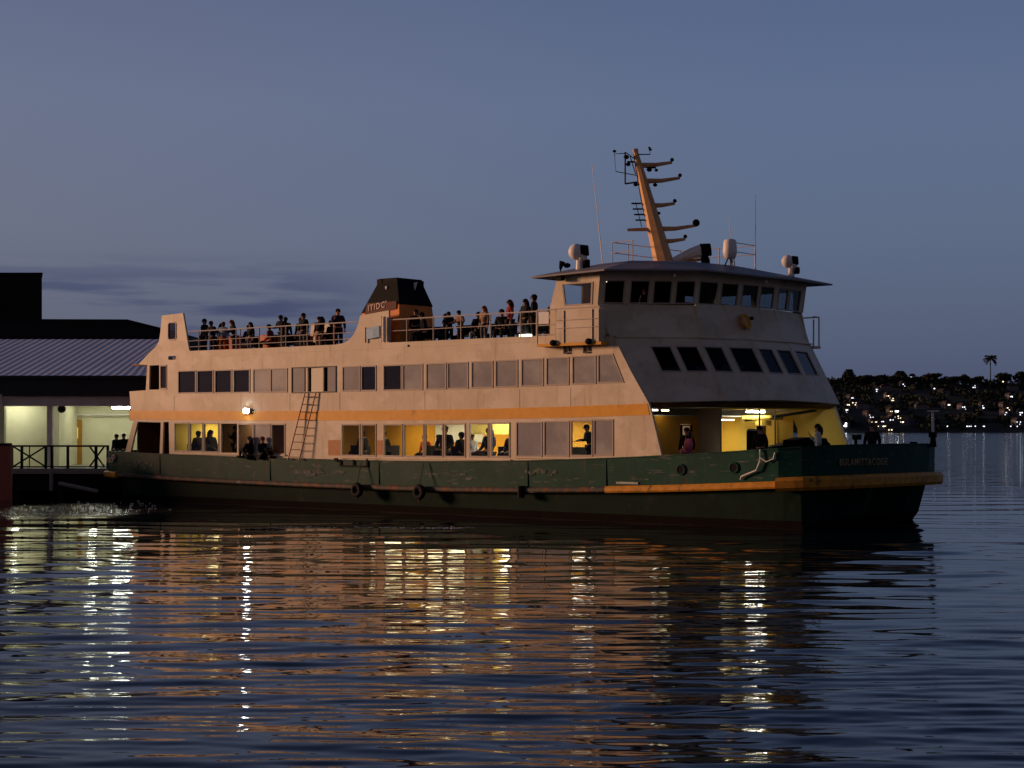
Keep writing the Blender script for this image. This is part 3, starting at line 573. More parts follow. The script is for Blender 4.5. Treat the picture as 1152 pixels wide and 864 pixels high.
def text(s, size, parent, loc, rot, m, name='lettering', ext=.006, sx=1.0):
    cu = bpy.data.curves.new(name, 'FONT'); cu.body = s; cu.size = size; cu.extrude = ext; cu.offset = size * .012; cu.space_character = 1.22
    t = bpy.data.objects.new(name + '_tmp', cu); COL.objects.link(t); bpy.context.view_layer.update()
    me = bpy.data.meshes.new_from_object(t.evaluated_get(bpy.context.evaluated_depsgraph_get())); bpy.data.objects.remove(t)
    me.materials.clear(); me.materials.append(m)
    o = bpy.data.objects.new(name, me); COL.objects.link(o); o.parent = parent; o.location = loc; o.rotation_euler = rot; o.scale = (sx, 1, 1); return o
text("ITIDC'", .36, fun, (-2.16, -4.245, 8.33), (R(85), R(-7), 0), M['letter'], sx=.95)
mb = MB(); mb.prism([(-2.4, 8.12), (-.5, 8.36), (-.5, 8.68), (-2.22, 8.66)], lambda a, b: (a, -4.225, b), lambda a, b: (a, -4.13, b)); mb.build('sign_backing', mat('dark_red_board', (.10, .015, .01), .6, var=.1), fun)
# small banner and hanging gear below the funnel
mb = MB(); mb.tube([(-1.75, -4.76, 6.98), (-1.75, -4.76, 7.62)], .03); bn = mb.build('banner_staff', M['red'], ferry)
mb = MB(); mb.add([(-1.73, -4.77, 7.58), (-1.3, -4.79, 7.50), (-.95, -4.77, 7.68), (-.93, -4.77, 7.20), (-1.3, -4.79, 7.15), (-1.73, -4.77, 7.13), (-1.73, -4.75, 7.58), (-.95, -4.75, 7.68), (-.93, -4.75, 7.2), (-1.73, -4.75, 7.13)],
              [(0, 1, 4, 5), (1, 2, 3, 4), (6, 9, 8, 7)], 0); mb.build('banner', M['flag'], bn, fix=False)
mb = MB(); mb.tube([(-.62, -4.8, 7.0), (-.62, -4.8, 8.0)], .07, 8); mb.tube([(-.80, -4.76, 6.98), (-.80, -4.76, 8.05)], .03); mb.build('rolled_cover', M['white'], ferry)

# --- mast
mb = MB(); b0, b1 = Vector((10.15, 0, 9.5)), Vector((8.62, 0, 14.45)); md = b1 - b0
def mp_(t, dx=0, dy=0, dz=0): return b0 + md * t + Vector((dx, dy, dz))
mb.tube([mp_(0), mp_(.3), mp_(.7), mp_(.97), mp_(1.0)], [.42, .33, .2, .10, .12], 8); mast = mb.build('mast', M['mast'], ferry)
arms = [(.87, 1.30, .02, .02), (.74, 1.45, .05, -.35), (.54, 1.0, .1, 0), (.35, 1.6, .10, 0), (.25, 1.05, .1, 0), (.08, 1.5, 0, 0)]
for t, ln_, rise, back in arms:
    p = mp_(t); a = Vector((.75, .66, 0)); q = p + a * ln_ + Vector((0, 0, ln_ * .09)); mb = MB()
    mb.tube([p - a * .1, p + a * ln_ * .5 + Vector((0, 0, .02)), q], [.12, .09, .06], 6); ar = mb.build('crossarm', M['mast'], mast)
    mb = MB(); mb.sphere(q + Vector((0, 0, .10)), .08 if t != .35 else .15, n=8, m=6); mb.build('navigation_lamp', M['black'], ar)
mb = MB(); p = mp_(.35); a = Vector((-.75, -.66, 0)); mb.tube([p, p + a * 1.1 + Vector((0, 0, -.03))], [.09, .06], 6); mb.build('crossarm', M['mast'], mast)
mb = MB()
p = mp_(.74); q = p + Vector((-.62, -.35, -.08)); mb.tube([p, q], .035); mb.tube([q, q + Vector((0, 0, 1.25))], .03); mb.tube([q + Vector((0, 0, 1.25)), mp_(.98) + Vector((0, 0, -.3))], .02); mb.tube([q + Vector((0, 0, 1.2)), q + Vector((-.38, -.2, 1.2)), q + Vector((-.34, -.16, .5)), mp_(.78)], .02); mb.tube([mp_(.8, -.2, -.1), mp_(.95, -.25, -.1)], .02)
mb.build('antenna_bracket', M['dark'], mast)
mb = MB()
for c, r_ in ((mp_(.74, .1, .05, -.18), .14), (mp_(.73, .35, .3, -.10), .12), (mp_(.86, .3, .25, -.12), .15), (mp_(.84, .5, .4, -.05), .1), (mp_(.74, -.25, -.15, -.12), .13), (q + Vector((-.38, -.2, 1.3)), .10), (mp_(.93, -.35, -.25, .05), .15), (mp_(.9, -.3, -.25, -.1), .13), (mp_(.99, .45, .38, .05), .09), (mp_(.99, .42, .35, .12), .07), (mp_(.5, .25, .2, -.1), .1)):
    m2_ = MB(); r_ *= .75; m2_.sphere(c, r_, r_, r_ * .8, n=8, m=6); m2_.build('signal_light', M['black'], mast)
for k in range(4): mb.tube([mp_(.56 - .045 * k, -.25, -.15), mp_(.56 - .045 * k, -.55, -.4)], .035)
mb.tube([mp_(.57, -.42, -.28), mp_(.37, -.42, -.28)], .015); mb.tube([mp_(.96), mp_(.96, .42, .35, 0), mp_(.99, .42, .35, .15)], .025); mb.tube([mp_(.9, -.35, -.25, 0), mp_(.9)], .04); mb.tube([mp_(.86), mp_(.86, .5, .42, -.05)], .04); mb.tube([mp_(.05, -.3, -.2, .1), mp_(.6, -.2, -.16), mp_(.97, -.08, -.06)], .02); mb.build('signal_frame', M['black'], mast)
# radar horn on the mast foot
mb = MB(); mb.tube([Vector((10.35, .15, 9.95)), Vector((10.9, .65, 10.25)), Vector((11.15, .9, 10.35))], [.13, .22, .26], 10); hn = mb.build('searchlight', M['white'], mast)
mb = MB(); mb.tube([Vector((11.15, .9, 10.35)), Vector((11.45, 1.15, 10.40))], [.28, .24], 12); mb.sphere((11.3, 1.0, 9.92), .18, .18, .26); mb.tube([(11.3, 1.0, 9.9), (11.2, .9, 10.2)], .05); mb.build('searchlight_shroud', M['black'], hn)
mb = MB(); mb.box(10.3, 11.4, .1, .9, 9.70, 9.80); mb.box(10.6, 10.8, .3, .5, 9.78, 10.05); mb.build('mast_bracket', M['mast'], mast)
# roof rail
mb = MB()
def rr(pts, hs, r=.018):
    for h_ in hs: mb.tube([(x, y, z + h_) for x, y, z in pts], r)
rr([(9.2, -2.2, 9.72), (9.2, 2.2, 9.72)], (.85, .45)); rr([(9.2, 2.2, 9.72), (12.6, 2.5, 9.72), (12.7, .8, 9.72)], (.85, .5)); rr([(9.2, -2.2, 9.72), (10.2, -2.2, 9.72)], (.85, .45))
for x, y in ((9.2, -2.2), (9.2, -1.2), (9.2, 2.2), (10.2, -2.2), (11, 2.35), (12.6, 2.5), (12.7, .8)): mb.tube([(x, y, 9.6), (x, y, 10.58)], .02)
mb.build('roof_rail', M['rail'], ferry)
# satellite dome
mb = MB(); mb.tube([(12.55, .85, 9.95), (12.55, .85, 10.15), (12.55, .85, 10.20), (12.55, .85, 10.60), (12.55, .85, 10.68), (12.55, .85, 10.72)], [.20, .27, .28, .25, .20, .02], 16); dm = mb.build('satellite_dome', M['white'], ferry, smooth=True)
mb = MB(); mb.tube([(12.4, .7, 9.66), (12.5, .8, 9.97)], .03); mb.tube([(12.7, .7, 9.66), (12.6, .8, 9.97)], .03); mb.tube([(12.55, 1.05, 9.66), (12.55, .9, 9.97)], .03); mb.build('dome_bracket', M['dark'], dm)
def spot(x, y, z, s=1.0):
    mb = MB(); mb.tube([(x, y, z - .12), (x, y, z + .22 * s)], [.14 * s, .12 * s], 10); o = mb.build('roof_searchlight', M['white'], ferry)
    mb = MB(); mb.sphere((x - .1, y - .1, z + .5 * s), .26 * s, .26 * s, .27 * s, 12, 8); mb.tube([(x, y, z + .45 * s), (x + .12, y + .12, z + .15 * s)], [.2 * s, .14 * s], 8); mb.build('lamp_shell', M['white'], o, smooth=True)
    mb = MB(); mb.tube([(x + .04, y + .02, z + .52 * s), (x + .24 * s, y + .16 * s, z + .54 * s)], [.22 * s, .17 * s], 12); mb.tube([(x + .10, y + .05, z + .12), (x + .26 * s, y + .2 * s, z + .12)], [.16 * s, .14 * s], 12); mb.build('lamp_face', M['black'], o, smooth=True)
spot(9.0, -3.9, 9.52, 1.15); spot(13.55, 3.6, 9.50, .95)
mb = MB(); mb.tube([(8.3, -4.2, 9.3), (8.3, -4.2, 9.5), (8.35, -4.15, 9.75)], [.04, .06, .12], 8); mb.sphere((8.5, -4.05, 9.6), .15, .12, .10); mb.build('horn', M['black'], ferry)
for (x, y, z0, dx, z1) in ((9.0, -2.5, 9.6, -.55, 13.7), (12.95, 2.0, 9.5, 0, 12.5), (12.75, .9, 9.6, -.3, 11.6)):
    mb = MB(); mb.tube([(x, y, z0), (x + dx * .5, y, (z0 + z1) / 2), (x + dx, y, z1)], [.022, .015, .008], 5); mb.build('whip_antenna', M['rail'], ferry)

# --- ladder
mb = MB(); q0, q1 = Vector((-6.35, -4.98, 2.08)), Vector((-5.45, -4.78, 4.98)); wv = Vector((.72, 0, 0))
for k in (0, 1): mb.tube([q0 + wv * k, q1 + wv * k * .95 - Vector((.02, 0, 0))], .028)
for k in range(9):
    a = q0.lerp(q1, (k + .4) / 9); mb.tube([a, a + wv], .02)
mb.build('ladder', mat('ladder_metal', (.22, .12, .08), .5, metal=.3, var=.2, vscale=8), ferry)
# hull fittings
for x, z in ((14.4, 1.98), (16.65, 2.08)):
    mb = MB(); mb.torus((x, -4.86, z), .17, .035, 'Y'); f_ = mb.build('fairlead', M['green'], ferry)
    mb = MB(); mb.tube([(x, -4.80, z), (x, -4.872, z)], .155, 16); mb.build('fairlead_opening', M['black'], f_)
mb = MB(); mb.tube([(17.75, -4.9, 2.72), (17.75, -4.93, 2.3), (17.6, -4.93, 2.0), (17.0, -4.93, 1.78), (16.95, -4.9, 1.68)], .032, 7); mb.tube([(17.75, -4.93, 2.45), (18.0, -4.9, 2.3), (18.25, -4.86, 2.4), (18.3, -4.84, 2.62)], .025, 6); mb.build('drain_pipe', M['white'], ferry)
for x in (-2.9, 1.0): pass
mb = MB(); mb.box(-3.5, -3.3, -4.93, -4.87, 2.05, 2.2); mb.box(-3.2, -1.5, -4.90, -4.875, 1.84, 1.90); mb.box(-3.2, -3.12, -4.9, -4.875, 1.9, 2.15); mb.box(-2.4, -2.32, -4.9, -4.875, 1.9, 2.15); mb.box(-1.58, -1.5, -4.9, -4.875, 1.9, 2.2); mb.build('boarding_step', M['black'], ferry)
text('BULAMITTACODE', .34, ferry, (19.88, -3.3, 2.17), (R(90), 0, R(79)), M['letterd'], ext=.02, sx=.76)
for k in range(5):
    pass
mb = MB(); 
for c in ((-19.45, -4.86, 1.95), (-19.15, -4.9, 1.93), (-19.0, -4.9, 2.08)): mb.torus(c, .10, .03, 'Y', 12, 6)
mb.build('stern_emblem', M['letter'], ferry)
mb = MB(); mb.tube([(20.0, 3.0, 2.75), (20.0, 3.0, 3.2)], [.14, .09], 8); mb.box(19.9, 20.15, 2.85, 3.0, 3.1, 3.3); bs = mb.build('bow_bollard', M['black'], ferry); mb = MB(); mb.tube([(19.7, 2.1, 2.6), (19.7, 2.1, 2.95)], [.1, .14], 10); mb.build('bow_bollard', M['black'], ferry)
mb = MB(); mb.tube([(20.0, 3.0, 3.2), (19.98, 3.0, 4.05)], .05); mb.box(19.8, 20.2, 2.93, 3.07, 4.05, 4.09); mb.build('jackstaff', M['white'], ferry)
mb = MB(); mb.tube([(15.9, 4.5, 2.6), (15.9, 4.5, 3.1)], .06); mb.box(15.8, 16.1, 4.4, 4.6, 3.0, 3.2); mb.build('mooring_post', M['black'], ferry)
# dark box stowage on the bow deck
mb = MB(); mb.prism([(.2, 1.85), (.2, 3.35), (.35, 3.42), (.5, 3.1), (.65, 2.72), (1.9, 2.80), (2.6, 2.9), (2.6, 1.85)], lambda a, b: (13.75, a, b), lambda a, b: (14.3, a, b)); mb.build('covered_locker', M['black'], ferry)
mb = MB(); mb.prism([(1.7, 1.85), (1.7, 3.0), (2.6, 3.1), (3.6, 3.05), (4.1, 2.85), (4.1, 1.85)], lambda a, b: (14.4, a, b), lambda a, b: (15.0, a, b)); mb.build('covered_locker', M['black'], ferry)

# tyre fenders hanging on the strake
def tyre(x, lab):
    t = thing('tyre_fender', W(x, -5.16, .62), RZ, label=lab, cat='tyre', group='tyre fenders hanging on the hull side')
    mb = MB(); mb.torus((0, 0, .28), .21, .11, 'Y', 20, 8); mb.build('tyre', M['rubber'], t, smooth=True)
    mb = MB(); mb.tube([(0, 0, .5), (.02, .1, 1.0), (.05, .2, 1.45)], .02); mb.tube([(.03, 0, .05), (.0, 0, -.12)], .04); mb.build('rope', M['rope'], t)
tyre(-1.85, 'black tyre fender hanging on the green hull below the boarding step')
tyre(1.75, 'black tyre fender hanging on the hull below the lit middle windows')
mb = MB(); mb.tube([(7.0, -4.98, .8), (7.0, -4.98, 1.25)], .14, 10); mb.build('cleat_roller', M['black'], ferry)
mb = MB()
mb.box(11.5, 12.5, -4.872, -4.865, 1.42, 1.50)
mb.build('scuff_mark', mat('pale_scuff', (.35, .40, .38), .7, var=.5, vscale=6), ferry)
rs = random.Random(11); SCF = mat('grey_scuffed_paint', (.11, .13, .12), .7, var=.8, vscale=5, spots=[((.02, .05, .04), 4, .45, .6, (1, 1, 1), 3)])
for cx, cz, sx, sz, nn_ in ((7.6, 1.75, .55, .2, 7), (-16.6, 1.75, .6, .2, 7), (12.6, 1.62, .5, .06, 4), (-4.5, 1.6, 1.2, .25, 6), (2.6, 1.55, 1.0, .15, 5)):
    mb = MB()
    for q in range(nn_):
        x0_, z0_ = cx + rs.gauss(0, sx * .7), cz + rs.gauss(0, sz * .5); k_ = 11; a_ = [(x0_ + math.cos(6.283 * i / k_) * sx * .4 * rs.uniform(.5, 1), z0_ + math.sin(6.283 * i / k_) * sz * .5 * rs.uniform(.5, 1)) for i in range(k_)]
        mb.prism(a_, lambda a, b, q=q: (a, -4.853 - .0016 * q, b), lambda a, b: (a, -4.80, b))
    mb.build('scuff_mark', SCF, ferry)

# ------------------------------------------------------------------ people
def skin_raw(nodes, edges, sub=1):
    """nodes: list of (co, (rx, ry)); first is the root"""
    me = bpy.data.meshes.new('skin_tmp'); me.from_pydata([n[0] for n in nodes], edges, [])
    o = bpy.data.objects.new('skin_tmp', me); COL.objects.link(o)
    md = o.modifiers.new('s', 'SKIN'); md.use_smooth_shade = True
    for i, n in enumerate(nodes):
        me.skin_vertices[0].data[i].radius = n[1] if isinstance(n[1], tuple) else (n[1], n[1]); me.skin_vertices[0].data[i].use_root = (i == 0)
    sm = o.modifiers.new('u', 'SUBSURF'); sm.levels = sub; sm.render_levels = sub
    bpy.context.view_layer.update()
    r = bpy.data.meshes.new_from_object(o.evaluated_get(bpy.context.evaluated_depsgraph_get()))
    vs = [tuple(v.co) for v in r.vertices]; fs = [tuple(p.vertices) for p in r.polygons]
    bpy.data.objects.remove(o); bpy.data.meshes.remove(me); bpy.data.meshes.remove(r); return vs, fs
def joints(pose):
    J = {}; sit = pose.startswith('sit'); z0 = -.43 if sit else 0; lean = .0
    if pose == 'stand_lean': lean = .16
    if pose == 'sit_lean': lean = .14
    def up(x, y, z): k = (z - .95) / .77; return (x, y + lean * k + (-.02 if sit else 0), z + z0 - lean * .15 * k)
    J['pel'] = up(0, 0, .95); J['sp'] = up(0, -.01, 1.13); J['ch'] = up(0, -.005, 1.32); J['nk'] = up(0, -.005, 1.46); J['hb'] = up(0, .012, 1.545); J['hm'] = up(0, .02, 1.62); J['ht'] = up(0, .008, 1.685)
    for s, sg in (('l', -1), ('r', 1)):
        J['sh' + s] = up(sg * .175, -.005, 1.40)
        if pose == 'sit_up': el = up(sg * .25, .08, 1.14); wr = (sg * .12, .32, .72); pm = (sg * .08, .38, .76); fd = Vector((-sg * .5, .6, -.2))
        elif sit: el = up(sg * .24, .02, 1.14); wr = (sg * .13, .24, .58); pm = (sg * .10, .30, .575); fd = Vector((-sg * .3, 1, -.25))
        elif pose == 'stand_lean': el = up(sg * .27, .05, 1.16); wr = (sg * .16, .40, 1.13); pm = (sg * .13, .46, 1.12); fd = Vector((-sg * .3, .9, -.3))
        elif pose == 'stand_phone' and sg > 0: el = up(.22, .08, 1.14); wr = up(.13, .24, 1.32); pm = up(.12, .26, 1.38); fd = Vector((-.1, .2, 1))
        else: el = up(sg * .235, -.03, 1.13); wr = up(sg * .25, .05, .90); pm = up(sg * .25, .07, .83); fd = Vector((0, .15, -1))
        J['el' + s], J['wr' + s], J['pm' + s], J['fd' + s] = el, wr, pm, fd.normalized()
        J['hp' + s] = (sg * .09, 0, .88 + z0)
        if pose == 'sit_up': J['kn' + s] = (sg * .09, .34, .84); J['an' + s] = (sg * .08, .46, .49); J['to' + s] = (sg * .08, .60, .455)
        elif sit: J['kn' + s] = (sg * .12, .42, .50); J['an' + s] = (sg * .12, .42, .09); J['to' + s] = (sg * .13, .57, .035)
        elif pose == 'stand_walk': J['kn' + s] = (sg * .10, .04 + sg * .12, .50); J['an' + s] = (sg * .10, sg * .2 - .03, .09); J['to' + s] = (sg * .11, sg * .2 + .12, .035)
        else: J['kn' + s] = (sg * .11, .02, .49); J['an' + s] = (sg * .12, -.03, .09); J['to' + s] = (sg * .14, .12, .035)
    return J
PCACHE = {}
def person_meshes(pose, longhair):
    key = (pose, longhair)
    if key in PCACHE: return PCACHE[key]
    J = joints(pose); nodes = []; ed = []; ix = {}
    def nd(k, co, r, par=None):
        ix[k] = len(nodes); nodes.append((co, r))
        if par is not None: ed.append((ix[par], ix[k]))
    nd('pel', J['pel'], (.14, .10)); nd('sp', J['sp'], (.125, .09), 'pel'); nd('ch', J['ch'], (.15, .105), 'sp'); nd('nk', J['nk'], .055, 'ch'); nd('hb', J['hb'], .065, 'nk'); nd('hm', J['hm'], (.078, .09), 'hb'); nd('ht', J['ht'], (.055, .065), 'hm')
    for s, sg in (('l', -1), ('r', 1)):
        nd('sh' + s, J['sh' + s], .055, 'ch'); nd('el' + s, J['el' + s], .040, 'sh' + s); nd('wr' + s, J['wr' + s], .026, 'el' + s); nd('pm' + s, J['pm' + s], (.036, .018), 'wr' + s)
        f = J['fd' + s]; side_ = f.cross(Vector((0, 1, 0)) if abs(f.z) > .7 else Vector((0, 0, 1))).normalized(); p = Vector(J['pm' + s])
        for k, (o_, ln_) in enumerate(((-.030, .062), (-.010, .075), (.010, .070), (.030, .055))):
            a = p + side_ * o_ * 1.1 + f * .045; b = a + f * ln_ * .55 + Vector((0, .006, -.004)); c = b + (f + Vector((-sg * .25, .1, -.2))).normalized() * ln_ * .5
            nd(f'f{k}a' + s, tuple(a), .009, 'pm' + s); nd(f'f{k}b' + s, tuple(b), .008, f'f{k}a' + s); nd(f'f{k}c' + s, tuple(c), .007, f'f{k}b' + s)
        a = p + side_ * (.045) * -sg; b = a + f * .045 + side_ * .012 * -sg
        nd('ta' + s, tuple(a), .011, 'pm' + s); nd('tb' + s, tuple(b), .009, 'ta' + s)
        nd('hp' + s, J['hp' + s], .085, 'pel'); nd('kn' + s, J['kn' + s], .055, 'hp' + s); nd('an' + s, J['an' + s], .038, 'kn' + s); nd('to' + s, J['to' + s], .034, 'an' + s)
    body = MB(); vs, fs = skin_raw(nodes, ed); body.add(vs, fs)
    hm = Vector(J['hm'])
    body.tube([hm + Vector((0, .085, .02)), hm + Vector((0, .112, -.018))], [.010, .017], 6); body.sphere(hm + Vector((-.082, 0, -.005)), .012, .022, .032, 6, 5); body.sphere(hm + Vector((.082, 0, -.005)), .012, .022, .032, 6, 5)
    for sg in (-1, 1): body.sphere(hm + Vector((sg * .032, .084, .018)), .013, .008, .008, 6, 5, mi=1)
    body.obox(hm + Vector((0, .088, -.045)), .045, .012, .008, mi=1)
    def sub(keys, grow, edges, sub_=1):
        nn = [(J[k], g) for k, g in keys]; id_ = {k: i for i, (k, g) in enumerate(keys)}; m_ = MB(); v_, f_ = skin_raw(nn, [(id_[a], id_[b]) for a, b in edges], sub_); return m_.add(v_, f_)
    J['hem'] = (0, J['pel'][1] + .0, J['pel'][2] - .02); J['col'] = tuple(Vector(J['nk']) + Vector((0, 0, .0)))
    jk = sub([('pel', (.17, .13)), ('sp', (.155, .12)), ('ch', (.185, .135)), ('col', (.085, .085)), ('shl', .078), ('ell', .060), ('wrl', .042), ('shr', .078), ('elr', .060), ('wrr', .042)], 0,
             [('pel', 'sp'), ('sp', 'ch'), ('ch', 'col'), ('ch', 'shl'), ('shl', 'ell'), ('ell', 'wrl'), ('ch', 'shr'), ('shr', 'elr'), ('elr', 'wrr')])
    tr = sub([('hem', (.155, .115)), ('hpl', .105), ('knl', .075), ('anl', .058), ('hpr', .105), ('knr', .075), ('anr', .058)], 0, [('hem', 'hpl'), ('hpl', 'knl'), ('knl', 'anl'), ('hem', 'hpr'), ('hpr', 'knr'), ('knr', 'anr')])
    sh = MB()
    for s in 'lr':
        a, t = Vector(J['an' + s]), Vector(J['to' + s]); sh.tube([a + Vector((0, -.05, -.04)), a + Vector((0, 0, -.035)), t, t + Vector((0, .04, -.005))], [.035, .052, .046, .028], 8)
    hr = MB(); hr.sphere(hm + Vector((0, -.022, .035)), .098, .108, .098, 10, 8); hr.sphere(hm + Vector((0, -.06, -.03)), .075, .06, .09, 8, 6)
    if longhair: hr.tube([hm + Vector((0, -.07, .02)), hm + Vector((0, -.10, -.12)), hm + Vector((0, -.12, -.28))], [.085, .09, .04], 8)
    PCACHE[key] = (body, jk, tr, sh, hr); return PCACHE[key]
SKINS = [mat('skin_light', (.42, .25, .18), .6), mat('skin_tan', (.30, .17, .11), .6), mat('skin_dark', (.12, .07, .05), .6)]
EYE_M = mat('eye_dark', (.02, .015, .012), .4)
MESHC = {}
def cloth(c): return mat('cloth_%d_%d_%d' % tuple(int(x * 999) for x in c), c, .85, var=.15, vscale=14)
def person(pos, rz, pose, label, coat=(.015, .015, .02), legs=(.02, .02, .028), hair=(.012, .01, .008), skin=0, h=1.0, longhair=False, group=None):
    t = thing('person', pos, rz, label=label, cat='person', group=group); t.scale = (h * 1.14, h * 1.12, h)
    parts = person_meshes(pose, longhair)
    for nm, mbx, ms in (('body', parts[0], [SKINS[skin], EYE_M]), ('jacket', parts[1], [cloth(coat)]), ('trousers', parts[2], [cloth(legs)]), ('shoes', parts[3], [M['black']]), ('hair', parts[4], [cloth(hair)])):
        k = (pose, longhair, nm)
        if k not in MESHC:
            o = mbx.build(nm, ms, t, smooth=True); MESHC[k] = o.data
        else:
            me = MESHC[k].copy(); me.materials.clear()
            for m_ in ms: me.materials.append(m_)
            o = bpy.data.objects.new(nm, me); COL.objects.link(o); o.parent = t
    return t
BLK, NAVY, GRY, RED_, PINK, TAN, WHT, ORG, GRN, LBL = (.012, .012, .015), (.015, .02, .05), (.10, .10, .11), (.22, .03, .03), (.65, .16, .25), (.32, .2, .13), (.55, .55, .55), (.5, .12, .03), (.02, .06, .04), (.3, .42, .55)
BR, GIN = (.05, .025, .012), (.20, .06, .02)
def F(x, y, z, deg): return W(x, y, z), RZ + R(deg)
GT = 'passengers along the top deck rail'
TOP = [  # x, y, deg (0 faces port/away, 180 faces the viewer), pose, h, coat, legs, hair, long, label
    (-13.2, -4.05, 170, 'stand', 1.00, BLK, NAVY, BLK, False, 'broad person in a black coat standing first behind the top deck rail from the stern'),
    (-12.75, -3.55, 0, 'stand_lean', .90, BLK, BLK, BLK, True, 'person in a dark coat half hidden beside the first stern passenger'),
    (-11.9, -4.0, 200, 'stand', .89, LBL, ORG, GIN, False, 'slim red haired person in pale blue top and orange trousers near the stern'),
    (-11.1, -4.0, 160, 'stand_lean', .93, BLK, BLK, GIN, True, 'ginger haired person in a long black coat leaning right of the orange trousers'),
    (-10.6, -3.6, 90, 'sit', 1.05, NAVY, WHT, BLK, False, 'seated person with pale trousers beside the ginger haired passenger'),
    (-8.75, -3.85, 120, 'sit_lean', 1.02, RED_, BLK, BLK, False, 'seated person in a dark red jacket next to the orange locker'),
    (-7.75, -4.05, 190, 'stand_lean', .97, BLK, BLK, BR, False, 'person in black leaning over the rail where its gate post doubles'),
    (-6.85, -3.7, 170, 'stand', .92, RED_, TAN, GIN, False, 'small person in a maroon top left of the hooded pair on the top deck'),
    (-6.4, -4.05, 180, 'stand', .98, BLK, GRY, BLK, False, 'hooded person in dark green black clothes at the middle of the aft rail'),
    (-5.95, -3.4, 150, 'stand_phone', .90, BLK, BLK, BLK, True, 'person behind the hooded passenger with one arm raised'),
    (-5.45, -4.0, 185, 'stand', .87, BLK, TAN, BR, True, 'person in a black jacket and tan skirt leaning right of the hooded passenger'),
    (-4.2, -4.05, 230, 'stand_phone', 1.03, NAVY, BLK, BLK, False, 'tall person standing alone just behind the funnel fillet'),
    (.35, -3.95, 200, 'stand', .90, BLK, BLK, BLK, True, 'person with peaked hair in black in front of the orange funnel'),
    (1.7, -3.6, 140, 'sit', 1.03, BLK, GRN, BLK, True, 'seated person in black just forward of the funnel'),
    (2.85, -3.9, 180, 'stand_lean', .82, TAN, BLK, BLK, False, 'short person in a tan coat with dark hair bun beside the rail post'),
    (3.35, -3.4, 200, 'sit', 1.0, GRY, LBL, BLK, False, 'seated person in grey with light blue trousers on the forward top deck'),
    (4.2, -4.0, 175, 'stand', .88, TAN, GRY, GIN, True, 'red haired person in a patterned tan top at the forward rail'),
    (5.55, -4.0, 150, 'stand', .98, RED_, BLK, BR, True, 'person in a red top talking near the deck lamp'),
    (6.0, -3.6, 210, 'stand', .90, BLK, BLK, BLK, False, 'dark haired person listening behind the one in the red top'),
    (6.85, -4.05, 120, 'stand', 1.06, BLK, BLK, BLK, False, 'tall person in a long black coat nearest to the wheelhouse'),
    (7.2, -3.3, 200, 'stand', .96, BLK, GRY, BLK, False, 'person in dark clothes half hidden behind the tall coat by the wheelhouse'),
    (-12.5, -4.1, 185, 'stand_lean', .93, BLK, BLK, BLK, False, 'person in black between the broad black coat and the pale blue top'),
    (-10.0, -4.0, 175, 'stand', .84, BLK, GRY, BLK, True, 'short long haired person in black right of the seated pale trousers'),
    (-8.2, -3.5, 30, 'stand', .94, BLK, BLK, BLK, False, 'person with back turned behind the one in the dark red jacket'),
    (-7.3, -3.4, 200, 'stand', .90, BLK, BLK, BLK, True, 'dark clothed person in the gap left of the doubled gate post'),
    (-5.0, -3.6, 90, 'sit_lean', 1.05, BLK, BLK, BLK, False, 'seated hunched person in black between the tan skirt and the tall man'),
    (.9, -4.0, 150, 'sit_lean', 1.1, BLK, BLK, BLK, False, 'bulky seated person in black at the foot of the orange funnel'),
    (2.3, -4.0, 210, 'stand_lean', .80, BLK, BLK, BLK, True, 'small dark person left of the short tan coat'),
    (3.8, -3.9, 60, 'sit', 1.0, BLK, BLK, BLK, False, 'person in black seated left of the red haired tan top'),
    (5.1, -3.9, 200, 'sit_lean', 1.05, BLK, BLK, BLK, False, 'low dark seated person right of the red haired tan top'),
    (6.45, -4.1, 170, 'stand', .97, BLK, BLK, BLK, True, 'dark person pressed against the left side of the tall coat'),
]
for x, y, dg, pose, h_, coat, legs, hair, lg, lab in TOP:
    p, r_ = F(x, y, 6.745, dg); person(p, r_, pose, lab, coat, legs, hair, skin=int(abs(x * 10)) % 3, h=h_, longhair=lg, group=GT)
GLW = 'passengers behind the lower saloon windows'
LOW = [(-14.05, -3.75, 90, 'sit', 1.0, BLK, BLK, False, 'seated person in the aftmost lit lower window'), (-13.1, -3.75, 270, 'sit', 1.03, BLK, BLK, True, 'long haired seated person in the second lit lower window from the stern'),
       (-10.75, -4.25, 160, 'stand_phone', .98, BLK, BLK, False, 'dark figure standing in the open lower doorway near the stern'),
       (-2.85, -3.9, 100, 'sit', 1.03, BLK, BR, False, 'seated person in the first lit window right of the ladder'), (-1.75, -3.8, 250, 'sit_lean', 1.0, BLK, BLK, False, 'hunched person filling the second lit window right of the ladder'),
       (.25, -3.2, 180, 'sit_lean', .92, ORG, GIN, False, 'small red haired head low in the window with the white table'),
       (.95, -3.1, 180, 'sit_lean', .92, WHT, BLK, False, 'person in white low in the window beside the red haired head'),
       (1.95, -3.9, 200, 'sit', 1.15, BLK, BLK, False, 'large dark person seated left in the third lit window pair'),
       (2.85, -3.9, 90, 'sit', .98, BLK, BLK, False, 'dark seated person in the fourth lit window pair, left one'), (3.45, -3.9, 270, 'sit', .96, WHT, BLK, True, 'seated person in a pale patterned top at the right of the fourth window'),
       (4.35, -3.9, 90, 'sit', 1.1, BLK, BLK, True, 'black silhouette with long hair against the brightest window'), (5.55, -3.9, 180, 'sit', 1.04, BLK, BLK, False, 'black silhouette centred in the rightmost bright window'),
       (9.6, -4.0, 150, 'stand_lean', 1.0, BLK, BLK, False, 'dark person filling the one open window among the grey ones')]
